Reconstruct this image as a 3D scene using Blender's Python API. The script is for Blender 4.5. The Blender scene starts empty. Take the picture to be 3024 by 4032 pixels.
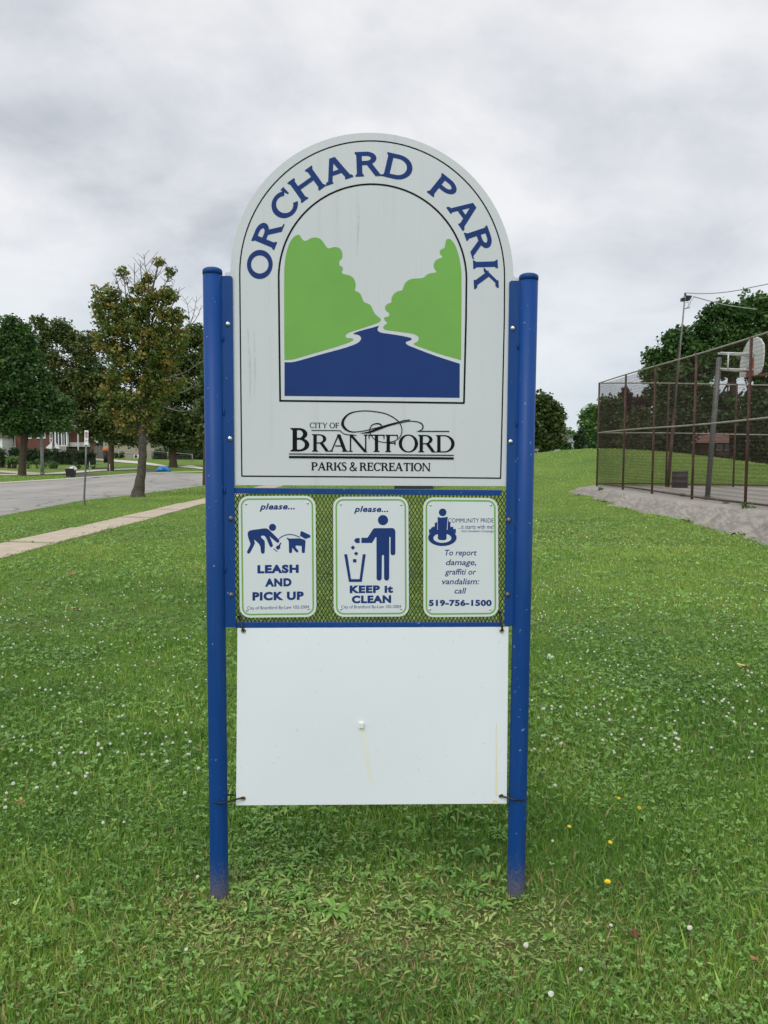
import bpy, math, random
import numpy as np
from mathutils import Matrix, Vector

# ---------------------------------------------------------------- camera
F = 3263.0                                   # focal length in photograph pixels (3024 x 4032)
CAM = np.array([0.0, 0.0, 1.80])
PITCH, ROLL = math.radians(4.0), math.radians(0.42)
FWD = np.array([0.0, math.cos(PITCH), -math.sin(PITCH)])
_r0 = np.array([1.0, 0.0, 0.0]); _u0 = np.array([0.0, math.sin(PITCH), math.cos(PITCH)])
RGT = _r0 * math.cos(ROLL) + _u0 * math.sin(ROLL)
UPV = _u0 * math.cos(ROLL) - _r0 * math.sin(ROLL)
scene = bpy.context.scene
COL = scene.collection
cd = bpy.data.cameras.new('camera')
cd.sensor_fit = 'VERTICAL'; cd.sensor_height = 36.0; cd.sensor_width = 27.0
cd.lens = F / 4032 * 36.0
cd.clip_start = 0.05; cd.clip_end = 3000
cam = bpy.data.objects.new('camera', cd); COL.objects.link(cam)
M = Matrix.Identity(4)
for i in range(3):
    M[i][0], M[i][1], M[i][2], M[i][3] = RGT[i], UPV[i], -FWD[i], CAM[i]
cam.matrix_world = M
scene.camera = cam

# ---------------------------------------------------------------- light
SUN_EL, SUN_AZ = math.radians(50), math.radians(200)      # azimuth clockwise from +Y: behind the photographer, a little left
SUN_DIR = Vector((math.sin(SUN_AZ) * math.cos(SUN_EL), math.cos(SUN_AZ) * math.cos(SUN_EL), math.sin(SUN_EL)))
sl = bpy.data.lights.new('sun', 'SUN'); sl.energy = 1.2; sl.angle = math.radians(25); sl.color = (1.0, 0.97, 0.94)
sun = bpy.data.objects.new('sun', sl); COL.objects.link(sun)
sun.rotation_euler = SUN_DIR.to_track_quat('Z', 'Y').to_euler()
scene.view_settings.view_transform = 'Standard'
scene.view_settings.look = 'None'
scene.view_settings.gamma = 1.0
scene.view_settings.use_curve_mapping = False
scene.view_settings.exposure = 0.0
scene.render.engine = 'CYCLES'
scene.cycles.max_bounces = 8
scene.cycles.transparent_max_bounces = 8
scene.cycles.use_denoising = True

w = bpy.data.worlds.new("World"); scene.world = w; w.use_nodes = True
nt = w.node_tree; N = nt.nodes; L = nt.links
N.clear()
def wn(t, **k):
    n = N.new(t)
    for a, b in k.items(): setattr(n, a, b)
    return n
def wmath(op, a, b=None, clamp=False):
    n = wn('ShaderNodeMath', operation=op, use_clamp=clamp)
    for i, v in enumerate((a, b)):
        if v is None: continue
        if isinstance(v, (int, float)): n.inputs[i].default_value = v
        else: L.new(v, n.inputs[i])
    return n.outputs[0]
def wmix(f, a, b):
    n = wn('ShaderNodeMix', data_type='RGBA')
    for i, v in ((0, f), (6, a), (7, b)):
        if isinstance(v, (int, float)): n.inputs[i].default_value = v
        elif isinstance(v, tuple): n.inputs[i].default_value = v + (1,)
        else: L.new(v, n.inputs[i])
    return n.outputs[2]
out = wn('ShaderNodeOutputWorld'); bg = wn('ShaderNodeBackground'); bg.inputs[1].default_value = 0.1
L.new(bg.outputs[0], out.inputs[0])
sky = wn('ShaderNodeTexSky', sky_type='NISHITA', sun_disc=False, sun_elevation=SUN_EL, sun_rotation=SUN_AZ)
tc = wn('ShaderNodeTexCoord'); sx = wn('ShaderNodeSeparateXYZ'); L.new(tc.outputs['Generated'], sx.inputs[0])
zc = wmath('MAXIMUM', sx.outputs[2], 0.0)
den = wmath('ADD', zc, 0.40)
cx = wn('ShaderNodeCombineXYZ')
L.new(wmath('DIVIDE', sx.outputs[0], den), cx.inputs[0]); L.new(wmath('DIVIDE', sx.outputs[1], den), cx.inputs[1])
cx.inputs[2].default_value = 3.7
def wnoise(scale, detail, rough, dist, off):
    mp = wn('ShaderNodeMapping'); mp.inputs['Location'].default_value = off
    L.new(cx.outputs[0], mp.inputs[0])
    n = wn('ShaderNodeTexNoise'); n.inputs['Scale'].default_value = scale; n.inputs['Detail'].default_value = detail
    n.inputs['Roughness'].default_value = rough; n.inputs['Distortion'].default_value = dist
    L.new(mp.outputs[0], n.inputs['Vector']); return n.outputs['Fac']
n1 = wnoise(1.75, 9, 0.50, 0.35, (7.7, 1.9, 0)); n2 = wnoise(0.75, 4, 0.5, 0.2, (4.1, 2.2, 0)); n3 = wnoise(4.6, 8, 0.58, 0.3, (1.0, 7.0, 0))
mixn = wmath('ADD', wmath('ADD', wmath('MULTIPLY', n1, 0.52), wmath('MULTIPLY', n2, 0.30)), wmath('MULTIPLY', n3, 0.22))
rp = wn('ShaderNodeValToRGB'); L.new(mixn, rp.inputs[0])
e = rp.color_ramp.elements
e[0].position = 0.435; e[0].color = (0.52, 0.555, 0.60, 1)
e[1].position = 0.665; e[1].color = (0.95, 0.955, 0.965, 1)
for pos, c in ((0.48, (0.64, 0.665, 0.715)), (0.525, (0.745, 0.76, 0.795)), (0.585, (0.87, 0.875, 0.895))):
    q = e.new(pos); q.color = c + (1,)
# low sky: smooth pale blue grey
hz = wn('ShaderNodeMapRange'); L.new(sx.outputs[2], hz.inputs[0])
hz.inputs[1].default_value = 0.0; hz.inputs[2].default_value = 0.26; hz.inputs[3].default_value = 0.80; hz.inputs[4].default_value = 0.0
cloud = wmix(hz.outputs[0], rp.outputs[0], (0.67, 0.75, 0.82))
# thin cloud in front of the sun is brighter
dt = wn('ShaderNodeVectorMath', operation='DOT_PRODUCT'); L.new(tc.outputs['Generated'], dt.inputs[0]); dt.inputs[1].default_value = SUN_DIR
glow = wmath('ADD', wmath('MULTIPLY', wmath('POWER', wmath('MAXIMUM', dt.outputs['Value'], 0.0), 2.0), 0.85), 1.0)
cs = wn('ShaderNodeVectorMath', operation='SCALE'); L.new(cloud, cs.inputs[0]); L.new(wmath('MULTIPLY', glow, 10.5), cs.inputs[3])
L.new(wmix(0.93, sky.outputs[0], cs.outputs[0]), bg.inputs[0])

rng = np.random.default_rng(7); random.seed(7)

# ---------------------------------------------------------------- pixel geometry
def ray(px, py):
    return FWD + RGT * ((px - 1512) / F) - UPV * ((py - 2016) / F)
PSI = math.radians(2.2)
SN = np.array([math.sin(PSI), -math.cos(PSI), 0.0])       # sign face normal, towards the viewer
SP = np.array([0.0, 3.25, 0.0])
def W(px, py, off=0.0):                                    # a pixel on the sign's plane (off metres in front of it)
    v = ray(px, py); t = ((SP + SN * off - CAM) @ SN) / (v @ SN)
    return CAM + v * t
def D(px, py, Y):                                          # a pixel at the depth y = Y
    v = ray(px, py); return CAM + v * (Y / v[1])
def sstep(a, b, x):
    t = np.clip((np.asarray(x, float) - a) / (b - a), 0, 1); return t * t * (3 - 2 * t)
def terrain(x, y):
    x = np.asarray(x, float); y = np.asarray(y, float)
    z = 0.9 * sstep(70, 125, y) * sstep(-3, -12, x)
    z = z + 0.30 * sstep(11, 30, y) * sstep(0.5, 8, x)
    z = z + 1.88 * np.exp(-0.5 * ((x - 12.6) / np.where(x < 12.6, 7.0, 8.5)) ** 2 - 0.5 * ((y - 48) / 6.5) ** 2) * sstep(-7, 1, x)
    z = z + 0.018 * np.sin(x * 1.1 + 0.4 * y) * np.sin(y * 0.8) * sstep(3.5, 8, y) * sstep(-6.2, -5, x)
    return z
def G(px, py):                                             # a pixel on the ground
    v = ray(px, py); t = 1.0
    for _ in range(4000):
        p = CAM + v * t
        dz = p[2] - float(terrain(p[0], p[1]))
        if dz <= 0.0005: break
        t += max(dz * 0.7, 0.002)
    return p
# ---------------------------------------------------------------- mesh helpers
LOC = {}
def tag(o, label=None, cat=None, group=None, kind=None):
    if label: o['label'] = label
    if cat: o['category'] = cat
    if group: o['group'] = group
    if kind: o['kind'] = kind
    return o
def thing(name, loc, label, cat, group=None):
    o = bpy.data.objects.new(name, None); COL.objects.link(o); o.location = tuple(loc); o.empty_display_size = 0.1
    LOC[o] = np.array(loc, float); return tag(o, label, cat, group)
class MB:
    def __init__(s): s.v = []; s.f = []; s.mi = []; s.n = 0
    def add(s, vs, fs, m=0):
        b = s.n; s.v.append(np.asarray(vs, float).reshape(-1, 3)); s.n += len(s.v[-1])
        s.f += [tuple(b + i for i in f) for f in fs]; s.mi += [m] * len(fs); return s
    def box(s, c, size, R=None, m=0):
        h = np.array(size) / 2.0
        v = np.array([[x, y, z] for x in (-1, 1) for y in (-1, 1) for z in (-1, 1)]) * h
        if R is not None: v = v @ np.array(R).T
        return s.add(v + np.array(c), [(0, 1, 3, 2), (4, 6, 7, 5), (0, 4, 5, 1), (2, 3, 7, 6), (0, 2, 6, 4), (1, 5, 7, 3)], m)
    def hexa(s, p, m=0):            # 4 front points (loop) and 4 back points
        return s.add(p, [(0, 1, 2, 3), (7, 6, 5, 4), (0, 4, 5, 1), (1, 5, 6, 2), (2, 6, 7, 3), (3, 7, 4, 0)], m)
    def tube(s, pts, rad, n=8, cap=True, m=0):
        pts = np.asarray(pts, float); k = len(pts); rad = np.broadcast_to(np.asarray(rad, float), (k,))
        rings = []; prev = None
        for i in range(k):
            t = pts[min(i + 1, k - 1)] - pts[max(i - 1, 0)]; t = t / (np.linalg.norm(t) + 1e-12)
            if prev is None:
                a = np.array([1.0, 0, 0]) if abs(t[0]) < 0.8 else np.array([0, 1.0, 0])
            else: a = prev
            b = np.cross(t, a); b /= np.linalg.norm(b) + 1e-12; a = np.cross(b, t); prev = a
            th = np.arange(n) * 2 * math.pi / n
            rings.append(pts[i] + rad[i] * (np.cos(th)[:, None] * a + np.sin(th)[:, None] * b))
        fs = []
        for i in range(k - 1):
            for j in range(n):
                q = (j + 1) % n; fs.append((i * n + j, i * n + q, (i + 1) * n + q, (i + 1) * n + j))
        if cap: fs += [tuple(range(n - 1, -1, -1)), tuple((k - 1) * n + j for j in range(n))]
        return s.add(np.concatenate(rings), fs, m)
    def ball(s, c, r, nu=12, nv=8, m=0, z0=-1.0):
        r = np.broadcast_to(np.asarray(r, float), (3,)); vs = []; fs = []
        for i in range(nv + 1):
            ph = math.pi * i / nv
            for j in range(nu):
                th = 2 * math.pi * j / nu
                z = max(math.cos(ph), z0)
                vs.append((math.sin(ph) * math.cos(th) * r[0], math.sin(ph) * math.sin(th) * r[1], z * r[2]))
        for i in range(nv):
            for j in range(nu):
                q = (j + 1) % nu; fs.append((i * nu + j, (i + 1) * nu + j, (i + 1) * nu + q, i * nu + q))
        return s.add(np.array(vs) + np.array(c), fs, m)
    def build(s, name, mats, parent=None, smooth=False, bevel=0.0, base=None):
        me = bpy.data.meshes.new(name)
        v = np.concatenate(s.v) if s.v else np.zeros((0, 3))
        o = bpy.data.objects.new(name, me); COL.objects.link(o)
        off = np.zeros(3)
        if parent is not None:
            o.parent = parent; off = LOC.get(parent, np.zeros(3)); LOC[o] = off
        elif base is not None:
            off = np.array(base, float); o.location = tuple(off); LOC[o] = off
        me.from_pydata((v - off).tolist(), [], s.f)
        for mm in (mats if isinstance(mats, (list, tuple)) else [mats]): me.materials.append(mm)
        if len(me.materials) > 1: me.polygons.foreach_set('material_index', s.mi)
        if smooth: me.polygons.foreach_set('use_smooth', [True] * len(me.polygons))
        me.update()
        if bevel:
            b = o.modifiers.new('bevel', 'BEVEL'); b.width = bevel; b.segments = 2; b.limit_method = 'ANGLE'
        return o
def np_mesh(name, verts, faces, mat, attrs=None, parent=None, smooth=False, base=None):
    """Big meshes: faces is an (n,k) integer array; attrs are float per-face arrays."""
    me = bpy.data.meshes.new(name); verts = np.asarray(verts, np.float32); faces = np.asarray(faces, np.int32)
    off = np.zeros(3)
    o = bpy.data.objects.new(name, me); COL.objects.link(o)
    if parent is not None: o.parent = parent; off = LOC.get(parent, np.zeros(3)); LOC[o] = off
    elif base is not None: off = np.array(base, float); o.location = tuple(off); LOC[o] = off
    verts = verts - off.astype(np.float32)
    n, k = faces.shape
    me.vertices.add(len(verts)); me.vertices.foreach_set('co', verts.ravel())
    me.loops.add(n * k); me.loops.foreach_set('vertex_index', faces.ravel())
    me.polygons.add(n); me.polygons.foreach_set('loop_start', np.arange(0, n * k, k, dtype=np.int32))
    me.materials.append(mat)
    if smooth: me.polygons.foreach_set('use_smooth', np.ones(n, bool))
    for an, av in (attrs or {}).items():
        a = me.attributes.new(an, 'FLOAT', 'FACE'); a.data.foreach_set('value', np.asarray(av, np.float32))
    me.update(calc_edges=True); me.validate()
    return o

# ---------------------------------------------------------------- materials
class NT:
    def __init__(s, name):
        s.m = bpy.data.materials.new(name); s.m.use_nodes = True
        s.t = s.m.node_tree; s.N = s.t.nodes; s.L = s.t.links
        s.b = s.N['Principled BSDF']
    def n(s, t, **k):
        x = s.N.new(t)
        for a, b in k.items(): setattr(x, a, b)
        return x
    def put(s, sock, v):
        if isinstance(v, (int, float)): sock.default_value = v
        elif isinstance(v, (tuple, list)): sock.default_value = tuple(v) + ((1,) if len(v) == 3 and sock.type == 'RGBA' else ())
        else: s.L.new(v, sock)
    def coord(s, scale=(1, 1, 1), loc=(0, 0, 0), src='Object'):
        c = s.n('ShaderNodeTexCoord'); mp = s.n('ShaderNodeMapping')
        mp.inputs['Scale'].default_value = scale; mp.inputs['Location'].default_value = loc
        if src == 'world':
            g = s.n('ShaderNodeNewGeometry'); s.L.new(g.outputs['Position'], mp.inputs[0])
        else: s.L.new(c.outputs[src], mp.inputs[0])
        return mp.outputs[0]
    def noise(s, scale, detail=4, rough=0.55, vec=None, dist=0.0):
        x = s.n('ShaderNodeTexNoise'); x.inputs['Scale'].default_value = scale; x.inputs['Detail'].default_value = detail
        x.inputs['Roughness'].default_value = rough; x.inputs['Distortion'].default_value = dist
        s.L.new(vec if vec is not None else s.coord(), x.inputs['Vector']); return x.outputs['Fac']
    def ramp(s, fac, stops, interp='LINEAR'):
        x = s.n('ShaderNodeValToRGB'); s.L.new(fac, x.inputs[0]); r = x.color_ramp; r.interpolation = interp
        r.elements[0].position = stops[0][0]; r.elements[1].position = stops[-1][0]
        def c4(c): return (c, c, c, 1) if isinstance(c, (int, float)) else tuple(c) + (1,)
        r.elements[0].color = c4(stops[0][1]); r.elements[1].color = c4(stops[-1][1])
        for p, c in stops[1:-1]:
            q = r.elements.new(p); q.color = c4(c)
        return x.outputs[0]
    def mix(s, f, a, b, blend='MIX'):
        x = s.n('ShaderNodeMix', data_type='RGBA', blend_type=blend)
        s.put(x.inputs[0], f); s.put(x.inputs[6], a); s.put(x.inputs[7], b); return x.outputs[2]
    def math(s, op, a, b=0.0, clamp=False):
        x = s.n('ShaderNodeMath', operation=op, use_clamp=clamp); s.put(x.inputs[0], a); s.put(x.inputs[1], b); return x.outputs[0]
    def attr(s, name):
        x = s.n('ShaderNodeAttribute'); x.attribute_name = name; return x.outputs['Fac']
    def bump(s, h, strength=0.3, dist=0.01):
        x = s.n('ShaderNodeBump'); x.inputs['Strength'].default_value = strength; x.inputs['Distance'].default_value = dist
        s.L.new(h, x.inputs['Height']); s.L.new(x.outputs[0], s.b.inputs['Normal'])
    def fin(s, color, rough=0.6, metal=0.0, spec=0.5):
        s.put(s.b.inputs['Base Color'], color); s.put(s.b.inputs['Roughness'], rough); s.put(s.b.inputs['Metallic'], metal)
        s.put(s.b.inputs['Specular IOR Level'], spec); return s.m
def mat(name, c, rough=0.6, metal=0.0, var=0.12, scale=8.0, spec=0.4, bump=0.0):
    t = NT(name); f = t.noise(scale, 5, 0.6)
    lo = tuple(x * (1 - var) for x in c); hi = tuple(min(1, x * (1 + var)) for x in c)
    if bump: t.bump(t.noise(scale * 6, 3), bump, 0.005)
    return t.fin(t.ramp(f, ((0.3, lo), (0.7, hi))), rough, metal, spec)
def leaf_mat(name, stops, rough=0.55, trans=0.25):
    """Colour from the per-leaf 'tint' attribute; a little light passes through the leaves."""
    t = NT(name); col = t.ramp(t.attr('tint'), stops)
    t.fin(col, rough, 0, 0.3)
    tr = t.n('ShaderNodeBsdfTranslucent'); t.L.new(t.mix(0.5, col, t.mix(1.0, col, (0.9, 1.0, 0.35), 'MULTIPLY')), tr.inputs[0])
    ms = t.n('ShaderNodeMixShader'); ms.inputs[0].default_value = trans
    t.L.new(t.b.outputs[0], ms.inputs[1]); t.L.new(tr.outputs[0], ms.inputs[2])
    t.L.new(ms.outputs[0], t.N['Material Output'].inputs['Surface']); return t.m

def vnoise(x, y, s, seed=0):
    """Value noise in [0,1], vectorised."""
    x = np.asarray(x) / s + 1000; y = np.asarray(y) / s + 1000
    xi = np.floor(x).astype(np.int64); yi = np.floor(y).astype(np.int64); fx = x - xi; fy = y - yi
    def h(a, b):
        q = (a * 374761393 + b * 668265263 + seed * 974711) & 0xffffffff
        q = ((q ^ (q >> 13)) * 1274126177) & 0xffffffff
        return ((q ^ (q >> 16)) & 0xffff) / 65535.0
    u = fx * fx * (3 - 2 * fx); v = fy * fy * (3 - 2 * fy)
    return (h(xi, yi) * (1 - u) + h(xi + 1, yi) * u) * (1 - v) + (h(xi, yi + 1) * (1 - u) + h(xi + 1, yi + 1) * u) * v
# ---------------------------------------------------------------- flat artwork on the sign's plane
def catmull(p, k=6, closed=False):
    p = np.asarray(p, float); n = len(p); o = []
    for i in range(n if closed else n - 1):
        a, b, c, d = (p[(i + j) % n] if closed else p[min(max(i + j, 0), n - 1)] for j in (-1, 0, 1, 2))
        for q in range(k):
            t = q / k
            o.append(0.5 * (2 * b + (c - a) * t + (2 * a - 5 * b + 4 * c - d) * t * t + (3 * b - a - 3 * c + d) * t ** 3))
    if not closed: o.append(p[-1])
    return np.array(o)
def chaikin(p, it=2, keep=70):
    p = [np.array(q, float) for q in p]
    for _ in range(it):
        o = []; n = len(p)
        for i in range(n):
            a, b, c = p[i - 1], p[i], p[(i + 1) % n]
            u, v = b - a, c - b
            ang = abs(math.degrees(math.atan2(u[0] * v[1] - u[1] * v[0], u @ v)))
            if ang > keep and min(np.linalg.norm(u), np.linalg.norm(v)) > 25: o.append(b)
            else: o += [b - u * 0.25, b + v * 0.25]
        p = o
    return p
def stroke_poly(pts, wid):
    p = np.asarray(pts, float); wid = np.broadcast_to(np.asarray(wid, float), (len(p),)) / 2
    d = np.gradient(p, axis=0); d /= np.linalg.norm(d, axis=1)[:, None] + 1e-9
    nrm = np.stack([-d[:, 1], d[:, 0]], 1)
    return np.concatenate([p + nrm * wid[:, None], (p - nrm * wid[:, None])[::-1]])
class Art:
    """Flat shapes given as photograph pixels on the sign's plane, each piece a hair in front of the last."""
    def __init__(s, off, fn=lambda x, y: (x, y)): s.mb = MB(); s.off = off; s.fn = fn; s.k = 0
    def poly(s, pts):
        pts = [s.fn(*p) for p in pts]
        a = sum(pts[i - 1][0] * pts[i][1] - pts[i][0] * pts[i - 1][1] for i in range(len(pts)))
        if a > 0: pts = pts[::-1]
        s.mb.add([W(x, y, s.off + s.k * 0.00012) for x, y in pts], [tuple(range(len(pts)))]); s.k = (s.k + 1) % 7
        return s
    def stroke(s, pts, wid, smooth=0):
        pts = np.asarray(pts, float); wid = np.broadcast_to(np.asarray(wid, float), (len(pts),))
        if smooth:
            q = catmull(np.column_stack([pts, wid]), smooth); pts, wid = q[:, :2], q[:, 2]
        p = stroke_poly(pts, wid); n = len(pts)
        v = [W(*s.fn(*a), s.off + s.k * 0.00012) for a in p]
        s.mb.add(v, [(i, i + 1, 2 * n - 2 - i, 2 * n - 1 - i) for i in range(n - 1)]); s.k = (s.k + 1) % 7
        return s
    def disc(s, cx, cy, r, n=24, ry=None):
        return s.poly([(cx + r * math.cos(2 * math.pi * i / n), cy + (ry or r) * math.sin(2 * math.pi * i / n)) for i in range(n)])
    def ring(s, cx, cy, rx, ry, ix, iy, icy=None, n=40):
        icy = cy if icy is None else icy
        v = []; f = []
        for i in range(n):
            a = 2 * math.pi * i / n
            v += [(cx + rx * math.cos(a), cy + ry * math.sin(a)), (cx + ix * math.cos(a), icy + iy * math.sin(a))]
        for i in range(n):
            j = (i + 1) % n; f.append((2 * i, 2 * i + 1, 2 * j + 1, 2 * j))
        s.mb.add([W(*s.fn(*p), s.off + s.k * 0.00012) for p in v], f); s.k = (s.k + 1) % 7
        return s
    def text(s, body, x0, y0, x1, y1, slope=0.0, shear=0.0, bold=0.0, space=1.0):
        cu = bpy.data.curves.new('lettering', 'FONT'); cu.body = body; cu.shear = shear; cu.offset = bold; cu.space_character = space
        cu.resolution_u = 4; cu.fill_mode = 'FRONT'
        o = bpy.data.objects.new('lettering', cu); COL.objects.link(o)
        dg = bpy.context.evaluated_depsgraph_get(); me = bpy.data.meshes.new_from_object(o.evaluated_get(dg))
        v = np.array([x.co[:] for x in me.vertices]); f = [tuple(q.vertices) for q in me.polygons]
        bpy.data.objects.remove(o); bpy.data.curves.remove(cu); bpy.data.meshes.remove(me)
        lo, hi = v.min(0), v.max(0); u = (v[:, 0] - lo[0]) / (hi[0] - lo[0]); t = (v[:, 1] - lo[1]) / (hi[1] - lo[1])
        px = [s.fn(x0 + a * (x1 - x0), y1 - b * (y1 - y0) + slope * a) for a, b in zip(u, t)]
        s.mb.add([W(a, b, s.off) for a, b in px], f); return s
    def build(s, name, m, parent): return s.mb.build(name, m, parent)
    def line(s, parent, *a, **k):
        Art(s.off, s.fn).text(*a, **k).build('lettering', M_ARTBLUE, parent); return s

# ---- serif capitals drawn as outlines (cap height 1)
def band(cx, cy, rx, ry, ix, iy, a0, a1, n=22, icx=None):
    icx = cx if icx is None else icx
    a = np.radians(np.linspace(a0, a1, n))
    o = [(cx + rx * math.cos(q), cy + ry * math.sin(q)) for q in a]
    i = [(icx + ix * math.cos(q), cy + iy * math.sin(q)) for q in a][::-1]
    return o + i
def glyph(ch, t, h, s, sh, k):
    P = []
    def serif(x, w, y, up):
        d = 1 if up else -1
        P.append([(x - s, y), (x + w + s, y), (x + w + s, y + d * sh), (x + w, y + d * sh * 2.4), (x, y + d * sh * 2.4), (x - s, y + d * sh)])
    def stem(x, w=t, y0=0.0, y1=1.0, bot=True, top=True):
        P.append([(x, y0), (x + w, y0), (x + w, y1), (x, y1)])
        if bot: serif(x, w, y0, True)
        if top: serif(x, w, y1, False)
    def bowl(x0, xc, xr, y0, y1):
        yc = (y0 + y1) / 2; ry = (y1 - y0) / 2
        a = np.radians(np.linspace(90, -90, 18))
        o = [(x0, y1)] + [(xc + (xr - xc) * math.cos(q), yc + ry * math.sin(q)) for q in a] + [(x0, y0)]
        i = [(x0, y0 + h)] + [(xc + (xr - xc - t) * math.cos(q), yc + (ry - h) * math.sin(q)) for q in a[::-1]] + [(x0, y1 - h)]
        P.append(o + i)
    def diag(x0, y0, x1, y1, w): P.append([(x0, y0), (x0 + w, y0), (x1 + w, y1), (x1, y1)])
    def bar(x0, x1, y): P.append([(x0, y), (x1, y), (x1, y + h), (x0, y + h)])
    def tick(x, y, dy, w=None):
        w = w or h; P.append([(x, y), (x + w, y), (x + w * 0.75, y + dy), (x + w * 0.35, y + dy)])
    if ch == 'O':
        w = 0.95 * k
        for a in (90, 270): P.append(band(w / 2, .5, w / 2, .52, w / 2 - t, .52 - h, a, a + 180))
    elif ch == 'C':
        w = 0.86 * k; P.append(band(w * .53, .5, w * .53, .52, w * .53 - t, .52 - h, 42, 322))
        tick(w * .93 - h * .5, 1.0, -0.34); 
    elif ch == 'D':
        w = 0.92 * k; stem(s); bowl(s + t * .5, w * .45, w, 0, 1)
    elif ch == 'P':
        w = 0.74 * k; stem(s); bowl(s + t * .5, w * .5, w, .44, 1)
    elif ch == 'R':
        w = 0.86 * k; stem(s); bowl(s + t * .5, w * .42, w * .82, .46, 1)
        diag(w - t * 1.15, 0, w * .42, .5, t * 1.1); P.append([(w - t * 1.2, 0), (w + s, 0), (w + s, sh), (w - t * 1.2, sh * 1.5)])
    elif ch == 'B':
        w = 0.80 * k; stem(s); bowl(s + t * .5, w * .45, w * .9, .50, 1); bowl(s + t * .5, w * .45, w, 0, .50 + h)
    elif ch == 'H':
        w = 0.98 * k; stem(s); stem(w - s - t); bar(s + t, w - s - t, .47)
    elif ch == 'I':
        w = t + 2 * s; stem(s)
    elif ch == 'A':
        w = 0.92 * k; c = w / 2; th = h if h < t * .75 else t * .85
        diag(s * .7, 0, c - th * .75, 1, th); diag(w - s - t * 1.05, 0, c - t * .62, 1.0, t * 1.05); bar(c - w * .2, c + w * .22, .30)
        serif(s * .5, th, 0, True); serif(w - s - t * 1.05, t, 0, True)
    elif ch == 'N':
        w = 0.95 * k; th = h if h < t * .75 else t * .85
        stem(s, th, 0, 1, True, False); stem(w - s - th, th, 0, 1, False, True); diag(w - s - th * .9 - t * .3, -.02, s * .2, 1, t); P.append([(-.02, 1 - sh), (s + t, 1 - sh), (s + t, 1), (-.02, 1)])
    elif ch == 'T':
        w = 0.84 * k; stem(w / 2 - t / 2, t, 0, 1, True, False); bar(.02, w - .02, 1 - h)
        tick(.02, 1 - h, -.2); tick(w - .02 - h, 1 - h, -.2)
    elif ch in 'FE':
        w = (0.66 if ch == 'F' else 0.70) * k; stem(s); bar(s + t, w - .03, 1 - h); tick(w - .03 - h, 1 - h, -.18); bar(s + t, w * .78, .48); tick(w * .78 - h, .48, -.1); tick(w * .78 - h, .48 + h, .1)
        if ch == 'E': bar(s + t, w, 0); tick(w - h, h, .2)
    elif ch == 'K':
        w = 0.90 * k; stem(s); diag(s + t, .42, w - t * 1.0, 1, t * .8); diag(w - t * 1.2, 0, s + t * 1.6, .62, t * 1.1)
        serif(w - t * 1.2, t * 1.1, 0, True); serif(w - t * 1.0, t * .8, 1, False)
    elif ch == 'Y':
        w = 0.86 * k; stem(w / 2 - t / 2, t, 0, .5, True, False); diag(w / 2 - t / 2, .45, s, 1, t); diag(w / 2 - h * .1, .45, w - s - h, 1, h)
        serif(s, t, 1, False); serif(w - s - h, h, 1, False)
    elif ch == 'S':
        w = 0.56 * k
        c = catmull([(.50, .80), (.40, .95), (.26, .98), (.10, .88), (.09, .72), (.24, .57), (.42, .44), (.49, .28), (.42, .08), (.26, .02), (.12, .08), (.05, .24)], 5)
        q = np.interp(np.linspace(0, 1, len(c)), [0, .2, .5, .8, 1], [h, h, t * 1.1, h, h]); P.append(list(map(tuple, stroke_poly(c * (k, 1), q))))
    elif ch == '&':
        w = 0.80 * k
        c = catmull([(.78, .45), (.70, .25), (.55, .08), (.33, .0), (.10, .08), (.06, .28), (.20, .46), (.42, .62), (.50, .80), (.42, .96), (.28, .98), (.20, .84), (.26, .66), (.45, .35), (.64, .10), (.82, .0)], 5)
        P.append(list(map(tuple, stroke_poly(c * (k, 1), h * 1.3))))
    else: w = 0.36 * k
    return P, w
def set_line(art, s, x0, y0, x1, y1, H, st, gap=0.07, space=0.36):
    """Serif capitals from x0 to x1; y0, y1 are the baseline at both ends."""
    lay = []; x = 0.0
    for ch in s:
        P, w = glyph(ch, *st) if ch != ' ' else ([], space)
        lay.append((P, x)); x += w + gap
    tot = x - gap
    for P, gx in lay:
        for poly in P: art.poly([(x0 + (gx + a) / tot * (x1 - x0), y0 + (y1 - y0) * (gx + a) / tot - b * H) for a, b in poly])

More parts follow.
